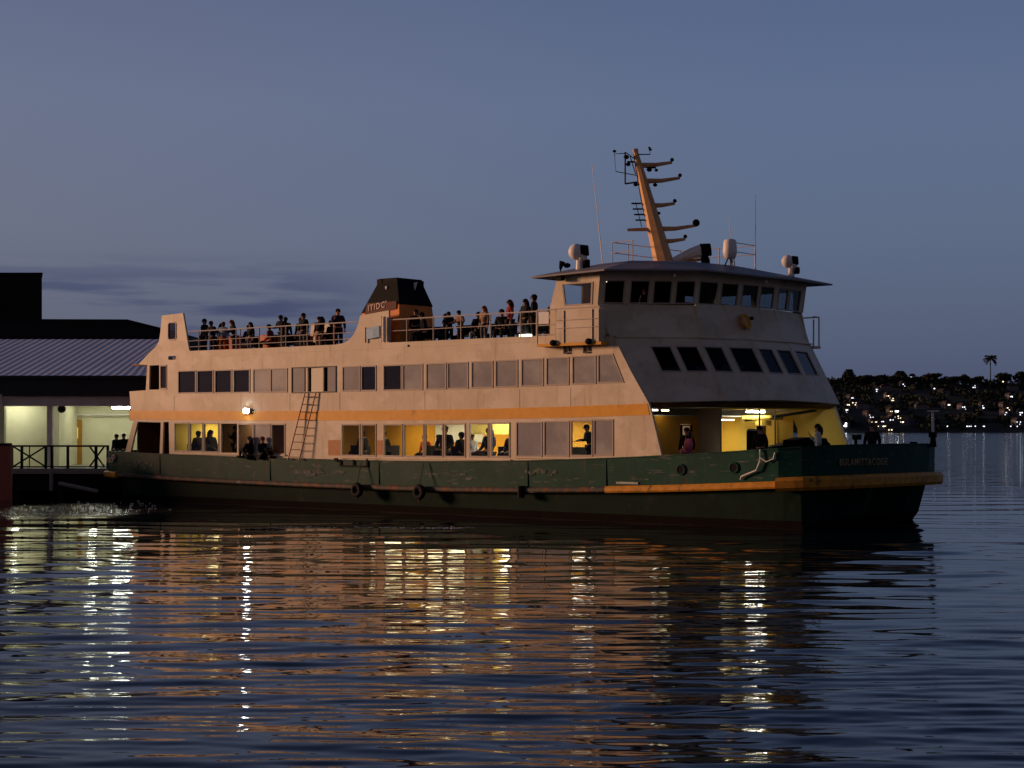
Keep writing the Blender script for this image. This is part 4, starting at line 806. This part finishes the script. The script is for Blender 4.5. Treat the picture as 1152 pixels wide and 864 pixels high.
for x, y, dg, pose, h_, coat, hair, lg, lab in LOW:
    p, r_ = F(x, y, 1.855, dg); person(p, r_, pose, lab, coat, BLK, hair, skin=int(abs(x * 10)) % 3, h=h_ * (1.12 if pose.startswith('sit') else 1), longhair=lg, group=GLW)
for x, lab, hr_, pose in ((-9.05, 'left one of two people in black perched with knees up on the bulwark', BLK, 'sit_up'), (-8.15, 'red haired right one of two people perched with knees up on the bulwark', GIN, 'sit_up')):
    p, r_ = F(x, -4.86, 1.72, 90 if x < -9 else -90); person(p, r_, pose, lab, BLK, BLK, hr_, h=1.04, longhair=x < -9, group='people sitting on the bulwark')
GB = 'passengers on the open bow deck'
for x, y, dg, pose, h_, coat, legs, hair, lg, lab in [
    (13.05, -2.65, 190, 'stand', 1.0, BLK, PINK, BLK, True, 'person in a black top and pink trousers at the shaded side of the bow entrance'),
    (14.65, -.25, 185, 'stand', 1.03, BLK, BLK, BLK, False, 'dark silhouette standing before the yellow lobby'),
    (15.9, 1.75, 120, 'stand_phone', 1.08, WHT, GRY, BLK, True, 'long haired person in white beside the yellow wing wall'),
    (15.4, 2.6, 200, 'sit', 1.3, BLK, BLK, BR, False, 'low dark seated figure between the lobby and the yellow wing'),
    (18.0, 2.1, 190, 'stand', 1.05, BLK, BLK, BR, False, 'person in a black coat with an orange collar standing far forward on the bow')]:
    p, r_ = F(x, y, max(1.72, strake_z(x) + .28), dg); person(p, r_, pose, lab, coat, legs, hair, h=h_, longhair=lg, group=GB)
person(F(11.1, -2.6, 7.0, 0)[0], RZ + R(-90), 'stand', 'crew member at the left wheelhouse windows', GRY, BLK, GIN, h=.98)

bg = thing('shoulder_bag', W(13.22, -2.78, 2.62), RZ, label='bright pink bag held at the waist by the person at the bow entrance', cat='bag')
mb = MB(); mb.sphere((0, 0, .22), .20, .12, .24, 12, 8); mb.build('bag_body', cloth(PINK), bg, smooth=True)
mb = MB(); mb.tube([(-.15, 0, .38), (-.12, .04, .68), (.12, .04, .68), (.15, 0, .38)], .015); mb.build('strap', cloth(PINK), bg)

# ------------------------------------------------------------------ wharf and buildings on the left
WM = dict(wood=mat('dark_wharf_timber', (.018, .015, .014), .8, var=.3, vscale=6), pile=mat('red_brown_pile', (.32, .11, .075), .7, var=.3, vscale=2.5, stretch=(1, 1, .2)),
          conc=mat('pale_concrete', (.30, .28, .25), .8, var=.2, vscale=3), wall=mat('cream_render', (.60, .58, .40), .7, var=.12, vscale=.8), fas=mat('dark_fascia', (.035, .035, .040), .6, var=.15, vscale=1),
          beam=mat('pale_beam', (.62, .55, .55), .6, var=.12, vscale=1.5), bdark=mat('dark_cladding', (.008, .008, .011), .7, var=.2, vscale=.5), door=mat('ochre_door', (.34, .17, .03), .5, var=.15, vscale=3),
          steel=mat('sheet_steel_roof', (.62, .62, .68), .5, metal=.0, var=.15, vscale=.4, stretch=(1, .3, 1)))
wf = thing('wharf', (-22, 92, 0), label='dark timber wharf on piles with pale deck edge beside the ferry stern', cat='wharf')
def wmb(): return MB()
def off(o, base=(-22, 92, 0)):
    o.location = (-base[0], -base[1], -base[2]); return o
mb = MB(); mb.box(-70, -18.6, 88, 118, 1.18, 1.44); off(mb.build('deck', WM['conc'], wf))
mb = MB(); mb.box(-70, -18.7, 88.25, 89.0, .35, 1.17); mb.box(-70, -18.7, 92, 92.5, -.8, 1.17); off(mb.build('deck_beam', WM['wood'], wf))
for x in (-66, -60, -54, -48, -42, -36, -31, -27.5, -24.8, -22.6, -19.3):
    mb = MB(); mb.tube([(x, 88.6, -2), (x, 88.6, 1.17)], .22, 10); off(mb.build('pile', WM['wood'], wf))
mb = MB(); mb.tube([(-22.95, 87.9, .35), (-22.95, 87.9, 1.3)], .10, 8); off(mb.build('pale_post', WM['conc'], wf))
mb = MB(); mb.tube([(-22.5, 87.6, .72), (-20.5, 87.4, .32)], .10, 8); off(mb.build('fender_log', WM['conc'], wf))
pl = thing('mooring_pile', (-24.55, 84.5, 0), label='thick red brown mooring pile standing in the water at the left edge', cat='pile')
mb = MB(); mb.tube([(0, 0, -2), (0, 0, .25), (0, 0, 2.62)], [.62, .60, .60], 20); mb.build('shaft', WM['pile'], pl, smooth=False); mb = MB(); mb.tube([(0, 0, 2.62), (0, 0, 2.74)], [.64, .56], 20); mb.build('cap', WM['wood'], pl)
fn = thing('wharf_railing', (-22, 88.2, 1.44), label='black wharf railing with crossed braces along the deck edge', cat='railing')
mb = MB()
x0, x1 = -25.1, -20.15
mb.box(x0 + 22, x1 + 22, -.05, .05, 1.08, 1.17); mb.box(x0 + 22, x1 + 22, -.03, .03, .06, .12); mb.build('top_rail', WM['wood'], fn)
for x in (-25.0, -24.5, -23.3, -23.0, -22.2, -20.8, -20.2):
    mb = MB(); mb.box(x + 22 - .06, x + 22 + .06, -.06, .06, 0, 1.12); mb.build('rail_post', WM['wood'], fn)
for a, b in ((-24.9, -23.35), (-21.1, -20.4)):
    mb = MB(); mb.tube([(a + 22, 0, .12), (b + 22, 0, 1.08)], .045); mb.tube([(a + 22, 0, 1.08), (b + 22, 0, .12)], .045); mb.tube([((a + b) / 2 + 22, .02, .1), ((a + b) / 2 + 22, .02, 1.1)], .03); mb.build('cross_brace', WM['wood'], fn)
# terminal
tm_ = thing('ferry_terminal', (-25, 96, 0), label='low wharf building with blue grey sheet roof, dark fascia and lit cream interior', cat='building')
B0 = (-25, 96, 0)
mb = MB(); ribs = []; xs = np.arange(-70, -18.2, .22); n_ = len(xs); vs = []
for i, x in enumerate(xs):
    hz = .022 if i % 2 else 0; xe = min(x, -18.3); xr = min(x, -20.6)
    vs += [(xe, 90.8, 6.16 + hz), (xr, 104.5, 8.72 + hz)]
mb.add(vs, [(2 * i, 2 * i + 2, 2 * i + 3, 2 * i + 1) for i in range(n_ - 1)])
mb.add([(xs[-1], 90.8, 6.15), (-20.6, 104.5, 8.70), (-18.3, 112, 6.15), (-70, 112, 6.15), (-70, 104.5, 8.70), (-70, 90.8, 6.15)], [(0, 1, 2), (1, 4, 3, 2), (4, 5, 3)])
off(mb.build('roof', WM['steel'], tm_), B0)
mb = MB(); mb.box(-70, -18.35, 90.7, 90.9, 5.12, 6.14); mb.box(-18.55, -18.35, 90.9, 111, 5.12, 6.14); off(mb.build('fascia', WM['fas'], tm_), B0)
mb = MB(); mb.box(-70, -18.5, 90.92, 91.25, 4.60, 5.11); mb.box(-27.0, -26.2, 90.5, 90.69, 4.62, 5.2); off(mb.build('beam', WM['beam'], tm_), B0)
mb = MB(); mb.box(-70, -18.6, 91.3, 111, 4.85, 4.95); off(mb.build('ceiling', WM['wall'], tm_), B0)
mb = MB(); mb.box(-24.2, -18.6, 97.5, 97.7, 1.45, 4.84); mb.box(-70, -24.2, 93.5, 93.7, 1.45, 4.84); mb.box(-24.2, -24.0, 93.5, 97.5, 1.45, 4.84); off(mb.build('wall', WM['wall'], tm_), B0)
for x in (-26.55, -24.15 + .2):
    mb = MB(); mb.box(x - (.25 if x < -25 else .14), x + (.25 if x < -25 else .14), 91.4, 91.8, 1.45, 4.84); off(mb.build('column', WM['beam'] if x > -25 else WM['wall'], tm_), B0)
mb = MB(); mb.box(-24.35, -23.75, 97.40, 97.46, 1.47, 3.95); d = off(mb.build('door', WM['door'], tm_), B0)
mb = MB(); mb.box(-24.2, -23.95, 97.37, 97.395, 2.9, 3.5); mb.build('door_window', mat('lit_door_glass', (.6, .55, .1), emis=(1, .75, .15), es=.35), d)
mb = MB(); mb.box(-24.9, -24.5, 96.9, 97.3, 1.47, 3.25); d = off(mb.build('ticket_machine', M['white'], tm_), B0)
mb = MB(); mb.box(-24.95, -24.45, 96.85, 97.35, 3.26, 3.65); mb.build('machine_hood', WM['fas'], d)
mb = MB(); mb.sphere((-23.35, 91.5, 4.45), .22, .2, .2); mb.tube([(-23.35, 91.5, 4.6), (-23.35, 91.5, 4.85)], .05); off(mb.build('speaker', WM['wood'], tm_), B0)
LT = mat('lit_terminal_tube', (1, 1, 1), emis=(.98, 1, .82), es=60)
for (xa, xb, yy, zz) in ((-20.75, -19.7, 91.6, 4.52), (-22.75, -22.35, 94.5, 4.74), (-26.3, -26.0, 92.6, 4.74), (-30, -28.5, 92.6, 4.74)):
    mb = MB(); mb.box(xa - .05, xb + .05, yy - .1, yy + .1, zz + .055, zz + .11); o = off(mb.build('ceiling_light', M['white'], tm_), B0)
    mb = MB(); mb.box(xa, xb, yy - .06, yy + .06, zz - .05, zz + .05); mb.build('tube', LT, o)
LP_ = mat('added_light_panel', (1, 1, 1), emis=(1, 1, .80), es=3)  # unseen glowing panels added under the ceiling to brighten the terminal walls
for (xa, xb, ya, yb) in ((-23.6, -20.0, 95.0, 96.4), (-30.0, -24.8, 92.0, 93.0)):
    mb = MB(); mb.box(xa, xb, ya, yb, 4.80, 4.845); off(mb.build('ceiling_light', LP_, tm_), B0)
mb = MB(); mb.box(-70, -18.3, 90.52, 90.68, 6.02, 6.14); off(mb.build('gutter', WM['fas'], tm_), B0)
mb = MB(); mb.tube([(-27, 97.2, 4.2), (-18.7, 97.3, 4.2)], .04, 6); off(mb.build('conduit', WM['beam'], tm_), B0)
for x, y, h_, lab, rz_ in ((-19.95, 89.0, .98, 'left one of two dark figures waiting on the wharf by the ferry stern', 150), (-19.65, 89.3, 1.0, 'right one of two dark figures waiting on the wharf by the ferry stern', 210)):
    person((x, y, 1.445), R(rz_), 'stand', lab, BLK, BLK, BLK, h=h_, group='people waiting on the wharf')
bb = thing('tall_building', (-48, 132, 0), label='tall black windowless block rising behind the terminal at the left edge', cat='building')
mb = MB(); mb.prism([(-27, -7), (14.7, -7), (10.2, 9), (-27, 9)], lambda a, b: (a, b, -1), lambda a, b: (a, b, 14.35)); mb.build('wall', WM['bdark'], bb)
mb = MB(); mb.prism([(-27.1, -7.1), (14.78, -7.1), (10.2, 9.1), (-27.1, 9.1)], lambda a, b: (a, b, 14.36), lambda a, b: (a, b, 14.5)); mb.build('parapet', WM['bdark'], bb)
lb = thing('long_shed', (-40, 122, 0), label='long low black shed with sloping end between terminal roof and tall block', cat='building')
mb = MB(); mb.prism([(-30, -1), (17.6, -1), (17.6, 9.75), (14.3, 10.6), (-30, 10.75)], lambda a, b: (a, -4, b), lambda a, b: (a, 6, b)); mb.build('wall', WM['bdark'], lb)
mb = MB(); mb.prism([(-30.1, 10.76), (14.3, 10.61), (17.7, 9.76), (17.7, 9.9), (14.3, 10.75), (-30.1, 10.9)], lambda a, b: (a, -4.1, b), lambda a, b: (a, 6.1, b)); mb.build('roof', WM['bdark'], lb)

# ------------------------------------------------------------------ far shore
FP = 1985.
def far(px, py, d): return Vector(((px - 576) / FP * d, d, EYE + (483 - py) / FP * d))
NY = 1800.
def ground(x, y):
    t = max(0, min(1, (y - NY) / 420)); edge = max(0, min(1, (x + 60) / 320))
    return edge * (t ** .8) * (60 + 5 * noise.noise((x / 130, y / 160, 0))) + .6
xs = np.arange(-200, 1500, 20.); ys = np.arange(NY - 15, NY + 640, 18.); vs = []; fs = []
for y in ys:
    for x in xs: vs.append((x, y, ground(x, y) if y > NY - 5 else -2))
nx = len(xs)
for j in range(len(ys) - 1):
    for i in range(nx - 1): fs.append((j * nx + i, j * nx + i + 1, (j + 1) * nx + i + 1, (j + 1) * nx + i))
mb = MB(); mb.add(vs, fs); tag(mb.build('hillside', mat('dark_hillside', (.035, .04, .033), 1, var=.3, vscale=.05, spec=.1), fix=False), kind='structure', label='dark wooded hillside across the harbour')
LEAF = mat('dark_foliage', (.040, .050, .040), 1, var=.5, vscale=.08, spec=.05)
def clump_arrays(cx, cy, cz, rx, rz, n, s):
    d = rng.normal(size=(n, 3)); d /= np.linalg.norm(d, axis=1)[:, None]; r = rng.uniform(.55, 1.05, n)[:, None]
    c = np.array([cx, cy, cz]) + d * r * np.array([rx, rx, rz]); a = rng.normal(size=(n, 3)); a /= np.linalg.norm(a, axis=1)[:, None]; b = np.cross(a, rng.normal(size=(n, 3))); b /= np.linalg.norm(b, axis=1)[:, None]
    a = a * s * rng.uniform(.6, 1.3, (n, 1)); b = b * s * rng.uniform(.6, 1.3, (n, 1)); return np.stack([c - a - b, c + a - b, c + a + b, c - a + b], 1).reshape(-1, 3)
def quads(name, P, m, parent=None):
    me = bpy.data.meshes.new(name); n = len(P); me.vertices.add(n); me.vertices.foreach_set('co', P.astype(np.float32).ravel()); k = n // 4
    me.loops.add(n); me.loops.foreach_set('vertex_index', np.arange(n, dtype=np.int32)); me.polygons.add(k); me.polygons.foreach_set('loop_start', np.arange(0, n, 4, dtype=np.int32)); me.polygons.foreach_set('loop_total', np.full(k, 4, np.int32)); me.update(); me.validate()
    me.materials.append(m); o = bpy.data.objects.new(name, me); COL.objects.link(o); o.parent = parent; return o
def tree(px, ytop, d, wpx, label, kind='round'):
    b = far(px, 480, d); gz = ground(b.x, d); top = far(px, ytop, d).z; H = top - gz
    t = thing('pine_tree' if kind == 'pine' else ('palm_tree' if kind == 'palm' else 'tree'), (b.x, d, gz), label=label, cat='tree', group=None if kind == 'palm' else 'trees on the far skyline')
    wr = wpx / FP * d / 2; mb = MB()
    if kind == 'palm':
        mb.tube([(0, 0, -1), (.4, 0, H * .5), (.2, 0, H - 2)], [.9, .6, .5], 8); mb.build('trunk', LEAF, t)
        P = []
        for k in range(26):
            a = rng.uniform(0, 6.28); el = rng.uniform(-.5, 1.1)
            for q in range(7):
                r_ = wr * (q + 1) / 7; z_ = H - 2 + math.sin(el) * r_ * 1.0 - (r_ / wr) ** 2 * wr * .55; P.append(clump_arrays(math.cos(a) * r_ * math.cos(el * .6), math.sin(a) * r_ * math.cos(el * .6), z_, .5, .5, 3, .75))
        quads('crown', np.concatenate(P), LEAF, t); return
    mb.tube([(0, 0, -1), (.2, 0, H * .45), (0, 0, H * .8)], [.7, .5, .2], 8)
    for a in range(5): mb.tube([(0, 0, H * (.35 + .09 * a)), (math.cos(a * 2.3) * wr * .6, math.sin(a * 2.3) * wr * .6, H * (.5 + .09 * a))], [.3, .12], 5)
    mb.build('trunk', LEAF, t); P = []
    if kind == 'pine':
        for q in range(6):
            z_ = H * (.42 + .1 * q); rr_ = wr * (1.05 - .13 * q)
            for a in range(5): an = a * 1.256 + q; P.append(clump_arrays(math.cos(an) * rr_ * .6, math.sin(an) * rr_ * .6, z_, rr_ * .42, H * .04, 45, .7))
    else:
        for q in range(11):
            an = rng.uniform(0, 6.28); rr_ = rng.uniform(0, wr * .6); z_ = H * rng.uniform(.45, .86); P.append(clump_arrays(math.cos(an) * rr_, math.sin(an) * rr_, z_, wr * rng.uniform(.35, .55), H * rng.uniform(.10, .16), 90, .85))
    quads('crown', np.concatenate(P), LEAF, t)
TR = [(938, 424, 26, 'round'), (955, 412, 16, 'pine'), (976, 418, 20, 'round'), (992, 419, 18, 'round'), (1013, 414, 18, 'pine'), (1032, 421, 18, 'round'), (1049, 416, 20, 'round'), (1070, 419, 22, 'round'), (1085, 419, 18, 'round'), (1100, 420, 16, 'round'), (1130, 416, 24, 'round'), (1150, 412, 18, 'round'), (1172, 417, 24, 'round'), (915, 428, 24, 'round')]
for k, (px, yt, wp, kd) in enumerate(TR):
    nb = {'pine': 'layered pine', 'round': 'broad round crowned tree'}[kd]
    where = 'just right of the ferry superstructure' if px < 950 else ('near the palm on the right skyline' if 1095 < px < 1140 else ('at the right edge of the skyline' if px > 1140 else 'on the middle of the far skyline'))
    tree(px, yt + 3, 2190 - (k % 3) * 8, wp * 1.25, f'{nb} {where}, number'.replace(', number', ', ' + ['left flank dark', 'thin topped', 'low and wide', 'even domed', 'tall and ragged', 'small domed', 'full crowned', 'joined to its neighbour', 'short', 'smallest', 'wide domed', 'highest at the edge', 'last toward the right', 'partly behind the wheelhouse'][k]), kd)
tree(1114, 401, 2150, 15, 'tall palm with tufted crown alone above the far skyline', 'palm')
HOUSES = []
HW = mat('far_house_wall', (.16, .15, .17), .8, var=.1, vscale=.3); HR = mat('far_house_roof', (.05, .04, .04), .8)
LW_ = [mat('lit_window_warm', (1, 1, 1), emis=(1, .80, .5), es=2.5), mat('lit_window_white', (1, 1, 1), emis=(.85, .92, 1), es=2.4), mat('lit_window_bright', (1, 1, 1), emis=(.95, .97, 1), es=4)]
pts = [(500, 178, 1), (440, 220, 1), (290, 250, 1), (355, 288, 0), (390, 303, 0), (140, 300, 1), (155, 328, 0), (115, 370, 1), (112, 450, 2), (260, 400, 1), (335, 438, 1), (370, 428, 1), (385, 412, 1), (402, 378, 2), (423, 406, 0), (325, 465, 0), (365, 486, 0), (625, 245, 1), (685, 268, 9), (740, 203, 9), (805, 182, 1), (865, 203, 9), (858, 228, 1), (700, 340, 0), (788, 353, 1), (907, 346, 1), (1066, 292, 1), (1030, 205, 0), (1030, 345, 1), (1060, 358, 0), (1035, 385, 1), (1130, 386, 1), (1135, 180, 1), (1113, 440, 1), (240, 395, 0), (210, 345, 9), (345, 240, 9), (455, 440, 0), (270, 440, 0), (120, 340, 0), (375, 378, 0), (550, 350, 9), (1085, 240, 9)]
for k, (a, b, ty) in enumerate(pts):
    px, py = 930 + a / 5.19, 390 + b / 5.19; t_ = max(0.02, min(1, (484.5 - py) / 45)); d = min((abs(far(px, py, q_).z - 3 - ground(far(px, py, q_).x, q_)), q_) for q_ in np.arange(NY + 5, NY + 420, 5.))[1]
    P = far(px, py, d); gz = P.z - 3; ws_ = 13 if ty == 9 else rng.uniform(6, 10)
    HOUSES.append((P.x, d, ws_ / 2 + 1))
    desc = {0: 'small far house with warm lit windows', 1: 'far house with white lit windows', 2: 'brightest floodlit far house', 9: 'pale unlit far house'}[ty]
    hpos = 'low by the water' if py > 470 else ('halfway up the far hill' if py > 445 else 'high on the far hill')
    t = thing('house', (P.x, d, gz), rng.uniform(-.5, .5), label=f'{desc} {hpos}', cat='house', group=f'{desc}s {hpos}')
    mb = MB(); mb.box(-ws_ / 2, ws_ / 2, -4, 4, -6, 5); mb.build('wall', HW, t)
    mb = MB(); mb.prism([(-ws_ / 2 - .6, 5.01), (ws_ / 2 + .6, 5.01), (ws_ / 4, 7.4), (-ws_ / 4, 7.4)], lambda a_, b_: (a_, -4.6, b_), lambda a_, b_: (a_, 4.6, b_)); mb.build('roof', HR, t)
    if ty != 9:
        for q in range(3 if ty < 2 else 5):
            xx = rng.uniform(-ws_ / 2 + 1, ws_ / 2 - 1) * (.4 if ty == 2 else 1); zz = 3 + rng.choice([-2.2, 0, 0]); s_ = rng.uniform(.3, .62) * (1.5 if ty == 2 else 1)
            mb = MB(); mb.box(xx - s_, xx + s_, -4.12, -4.01, zz - s_, zz + s_); mb.build('window', LW_[ty], t)
for k, a in enumerate((820, 832, 843, 868, 915, 921, 705, 1075, 1113, 330)):
    px = 930 + a / 5.19; P = far(px, 480, NY + 2)
    t = thing('street_lamp', (P.x, NY + 2, .6), label='bright shore lamp at the water edge below the far hill', cat='street lamp', group='shore lamps along the far waterline')
    mb = MB(); mb.tube([(0, 0, 0), (0, 0, 5.4)], .12); mb.build('pole', HR, t); mb = MB(); mb.sphere((0, 0, 5.9), .5, n=8, m=6); mb.build('lamp_globe', LW_[2 if k % 3 == 0 else 1], t)

acc = []
for k in range(2600):
    y = rng.uniform(NY + 4, NY + 420) if k < 1700 else rng.uniform(NY + 370, NY + 425); x = rng.uniform(-60, 950); h_ = rng.uniform(3.5, 8) if k < 1700 else rng.uniform(6, 11)
    if any(abs(x - hx) < hr + h_ * .5 and -75 < y - hy < 4 for hx, hy, hr in HOUSES): continue
    acc.append(clump_arrays(x, y, ground(x, y) + h_ * .30, h_ * rng.uniform(.8, 1.5), h_ * .62, 30, 1.4))
tag(quads('woodland', np.concatenate(acc), LEAF), kind='stuff', label='dark mass of trees covering the far hillside')

# ------------------------------------------------------------------ water : graded sheet with real waves
def water():
    yr = [3.0]
    while yr[-1] < 9000:
        z = yr[-1]; step = z * z / (FP * EYE) * .62 if z > 16 else .05
        yr.append(z + max(.025, min(step, 600)))
    yr = np.array(yr); az = np.radians(np.concatenate([np.linspace(-62, -19, 60), np.linspace(-18.9, 18.9, 520), np.linspace(19, 62, 60)]))
    Y, A = np.meshgrid(yr, az, indexing='ij'); X = Y * np.tan(A); Z = np.zeros_like(X); DX = np.gradient(yr)[:, None]
    r2 = np.random.default_rng(3)
    for k in range(110):
        lam = 10 ** r2.uniform(math.log10(.28), math.log10(4.6)); th = r2.normal(0, .22) + .04; kk = 2 * math.pi / lam
        amp = .0019 * lam ** (.85 if lam < 1.4 else .45) * (.75 if lam < .7 else 1) * r2.uniform(.4, 1.3); ph = r2.uniform(0, 6.28)
        fade = np.clip((lam / (DX * 4) - .8), 0, 1)
        # slow wander of the crest line keeps crests finite
        wob = .8 * np.sin(X / (lam * r2.uniform(4, 8)) + ph * 2)
        Z += fade * amp * np.sin(kk * (Y * math.cos(th) + X * math.sin(th)) + ph + wob)
    pm = .55 + .45 * np.sin(X / 7.3 + Y / 9.1 + 1.3 * np.sin(X / 13 + .6)) * np.sin(Y / 6.7 - X / 17 + 2.)
    Z *= .75 + .5 * pm
    ny, nx_ = X.shape; co = np.stack([X, Y, Z], -1).reshape(-1, 3)
    me = bpy.data.meshes.new('water'); me.vertices.add(len(co)); me.vertices.foreach_set('co', co.astype(np.float32).ravel())
    j, i = np.meshgrid(np.arange(ny - 1), np.arange(nx_ - 1), indexing='ij'); q = np.stack([j * nx_ + i, j * nx_ + i + 1, (j + 1) * nx_ + i + 1, (j + 1) * nx_ + i], -1).reshape(-1, 4)
    me.loops.add(q.size); me.loops.foreach_set('vertex_index', q.astype(np.int32).ravel()); me.polygons.add(len(q)); me.polygons.foreach_set('loop_start', np.arange(0, q.size, 4, dtype=np.int32)); me.polygons.foreach_set('loop_total', np.full(len(q), 4, np.int32))
    me.update(); me.polygons.foreach_set('use_smooth', np.ones(len(q), bool))
    m = bpy.data.materials.new('harbour_water'); m.use_nodes = True; n = m.node_tree.nodes; l = m.node_tree.links; b = n['Principled BSDF']
    b.inputs['Base Color'].default_value = (.004, .008, .014, 1); b.inputs['Roughness'].default_value = .03; b.inputs['IOR'].default_value = 1.20; b.inputs['Specular Tint'].default_value = (.88, .94, 1, 1)
    tc_ = n.new('ShaderNodeTexCoord'); hsum = None
    for (sx, sy, sc, st) in ((.22, 1.0, 3.0, .0042), (.35, 1.0, 9.0, .0007)):
        mp2 = n.new('ShaderNodeMapping'); mp2.inputs['Scale'].default_value = (sx, sy, 1); mp2.inputs['Rotation'].default_value = (0, 0, R(5)); l.new(tc_.outputs['Object'], mp2.inputs[0])
        z = n.new('ShaderNodeTexNoise'); z.inputs['Scale'].default_value = sc / 3; z.inputs['Detail'].default_value = 2; l.new(mp2.outputs[0], z.inputs[0])
        mu = n.new('ShaderNodeMath'); mu.operation = 'MULTIPLY'; mu.inputs[1].default_value = st * 3; l.new(z.outputs[0], mu.inputs[0])
        if hsum is None: hsum = mu
        else: ad = n.new('ShaderNodeMath'); ad.operation = 'ADD'; l.new(hsum.outputs[0], ad.inputs[0]); l.new(mu.outputs[0], ad.inputs[1]); hsum = ad
    sp_ = n.new('ShaderNodeSeparateXYZ'); l.new(tc_.outputs['Object'], sp_.inputs[0]); mr_ = n.new('ShaderNodeMapRange'); l.new(sp_.outputs['Y'], mr_.inputs[0])
    mr_.inputs[1].default_value = 60; mr_.inputs[2].default_value = 400; mr_.inputs[3].default_value = .03; mr_.inputs[4].default_value = .07; l.new(mr_.outputs[0], b.inputs['Roughness'])
    mp3 = n.new('ShaderNodeMapping'); mp3.inputs['Scale'].default_value = (.12, .45, 1); l.new(tc_.outputs['Object'], mp3.inputs[0])
    z3_ = n.new('ShaderNodeTexNoise'); z3_.inputs['Scale'].default_value = 1.0; z3_.inputs['Detail'].default_value = 3; l.new(mp3.outputs[0], z3_.inputs[0])
    m3 = n.new('ShaderNodeMapRange'); l.new(sp_.outputs['Y'], m3.inputs[0]); m3.inputs[1].default_value = 70; m3.inputs[2].default_value = 260; m3.inputs[3].default_value = 0; m3.inputs[4].default_value = .30
    mu3 = n.new('ShaderNodeMath'); mu3.operation = 'MULTIPLY'; l.new(z3_.outputs[0], mu3.inputs[0]); l.new(m3.outputs[0], mu3.inputs[1])
    ad3 = n.new('ShaderNodeMath'); ad3.operation = 'ADD'; l.new(hsum.outputs[0], ad3.inputs[0]); l.new(mu3.outputs[0], ad3.inputs[1]); hsum = ad3
    vd = n.new('ShaderNodeVectorMath'); vd.operation = 'DISTANCE'; mp5 = n.new('ShaderNodeMapping'); mp5.inputs['Scale'].default_value = (1, .55, 1); l.new(tc_.outputs['Object'], mp5.inputs[0]); l.new(mp5.outputs[0], vd.inputs[0]); vd.inputs[1].default_value = (-18.5, 75 * .55, 0)
    m5 = n.new('ShaderNodeMapRange'); m5.interpolation_type = 'SMOOTHSTEP'; l.new(vd.outputs['Value'], m5.inputs[0]); m5.inputs[1].default_value = 5.5; m5.inputs[2].default_value = 1.0; m5.inputs[3].default_value = 0; m5.inputs[4].default_value = .16
    z5 = n.new('ShaderNodeTexNoise'); z5.inputs['Scale'].default_value = 2.2; z5.inputs['Detail'].default_value = 4; l.new(tc_.outputs['Object'], z5.inputs[0])
    mu5 = n.new('ShaderNodeMath'); mu5.operation = 'MULTIPLY'; l.new(z5.outputs[0], mu5.inputs[0]); l.new(m5.outputs[0], mu5.inputs[1])
    ad5 = n.new('ShaderNodeMath'); ad5.operation = 'ADD'; l.new(hsum.outputs[0], ad5.inputs[0]); l.new(mu5.outputs[0], ad5.inputs[1]); hsum = ad5
    bp = n.new('ShaderNodeBump'); bp.inputs['Strength'].default_value = 1; bp.inputs['Distance'].default_value = 1; l.new(hsum.outputs[0], bp.inputs['Height']); l.new(bp.outputs[0], b.inputs['Normal'])
    me.materials.append(m); o = bpy.data.objects.new('water', me); COL.objects.link(o); tag(o, kind='structure', label='dark rippled harbour water'); return o
water()

# foam of the old wake, and pale flecks painted as lamp glints
def foam():
    mb = MB(); r3 = random.Random(5)
    def fleck(x, y, sx, sy):
        n_ = 7; a0 = r3.uniform(0, 6); p = [(x + sx * math.cos(a0 + 6.28 * i / n_) * r3.uniform(.5, 1), y + sy * math.sin(a0 + 6.28 * i / n_) * r3.uniform(.5, 1)) for i in range(n_)]
        mb.prism(p, lambda a, b: (a, b, -.01), lambda a, b: (a, b, .02))
    for k in range(230): t = r3.random() ** 1.5; fleck(-8.4 + 6.6 * t + r3.gauss(0, .25), 60.6 + r3.gauss(0, .28), r3.uniform(.02, .11), r3.uniform(.01, .03))
    for k in range(90): fleck(-18.2 + r3.gauss(0, 1.5), 76 + r3.gauss(0, 3.4), r3.uniform(.02, .09), r3.uniform(.01, .03))  # stern flecks mostly paint white lamp reflections on ruffled water
    tag(mb.build('wake_foam_glints', mat('foam_glint_white', (.62, .64, .66), .8, var=.2)), kind='stuff', label='thin flecks of foam and painted lamp glints on the water by the ferry')
foam()
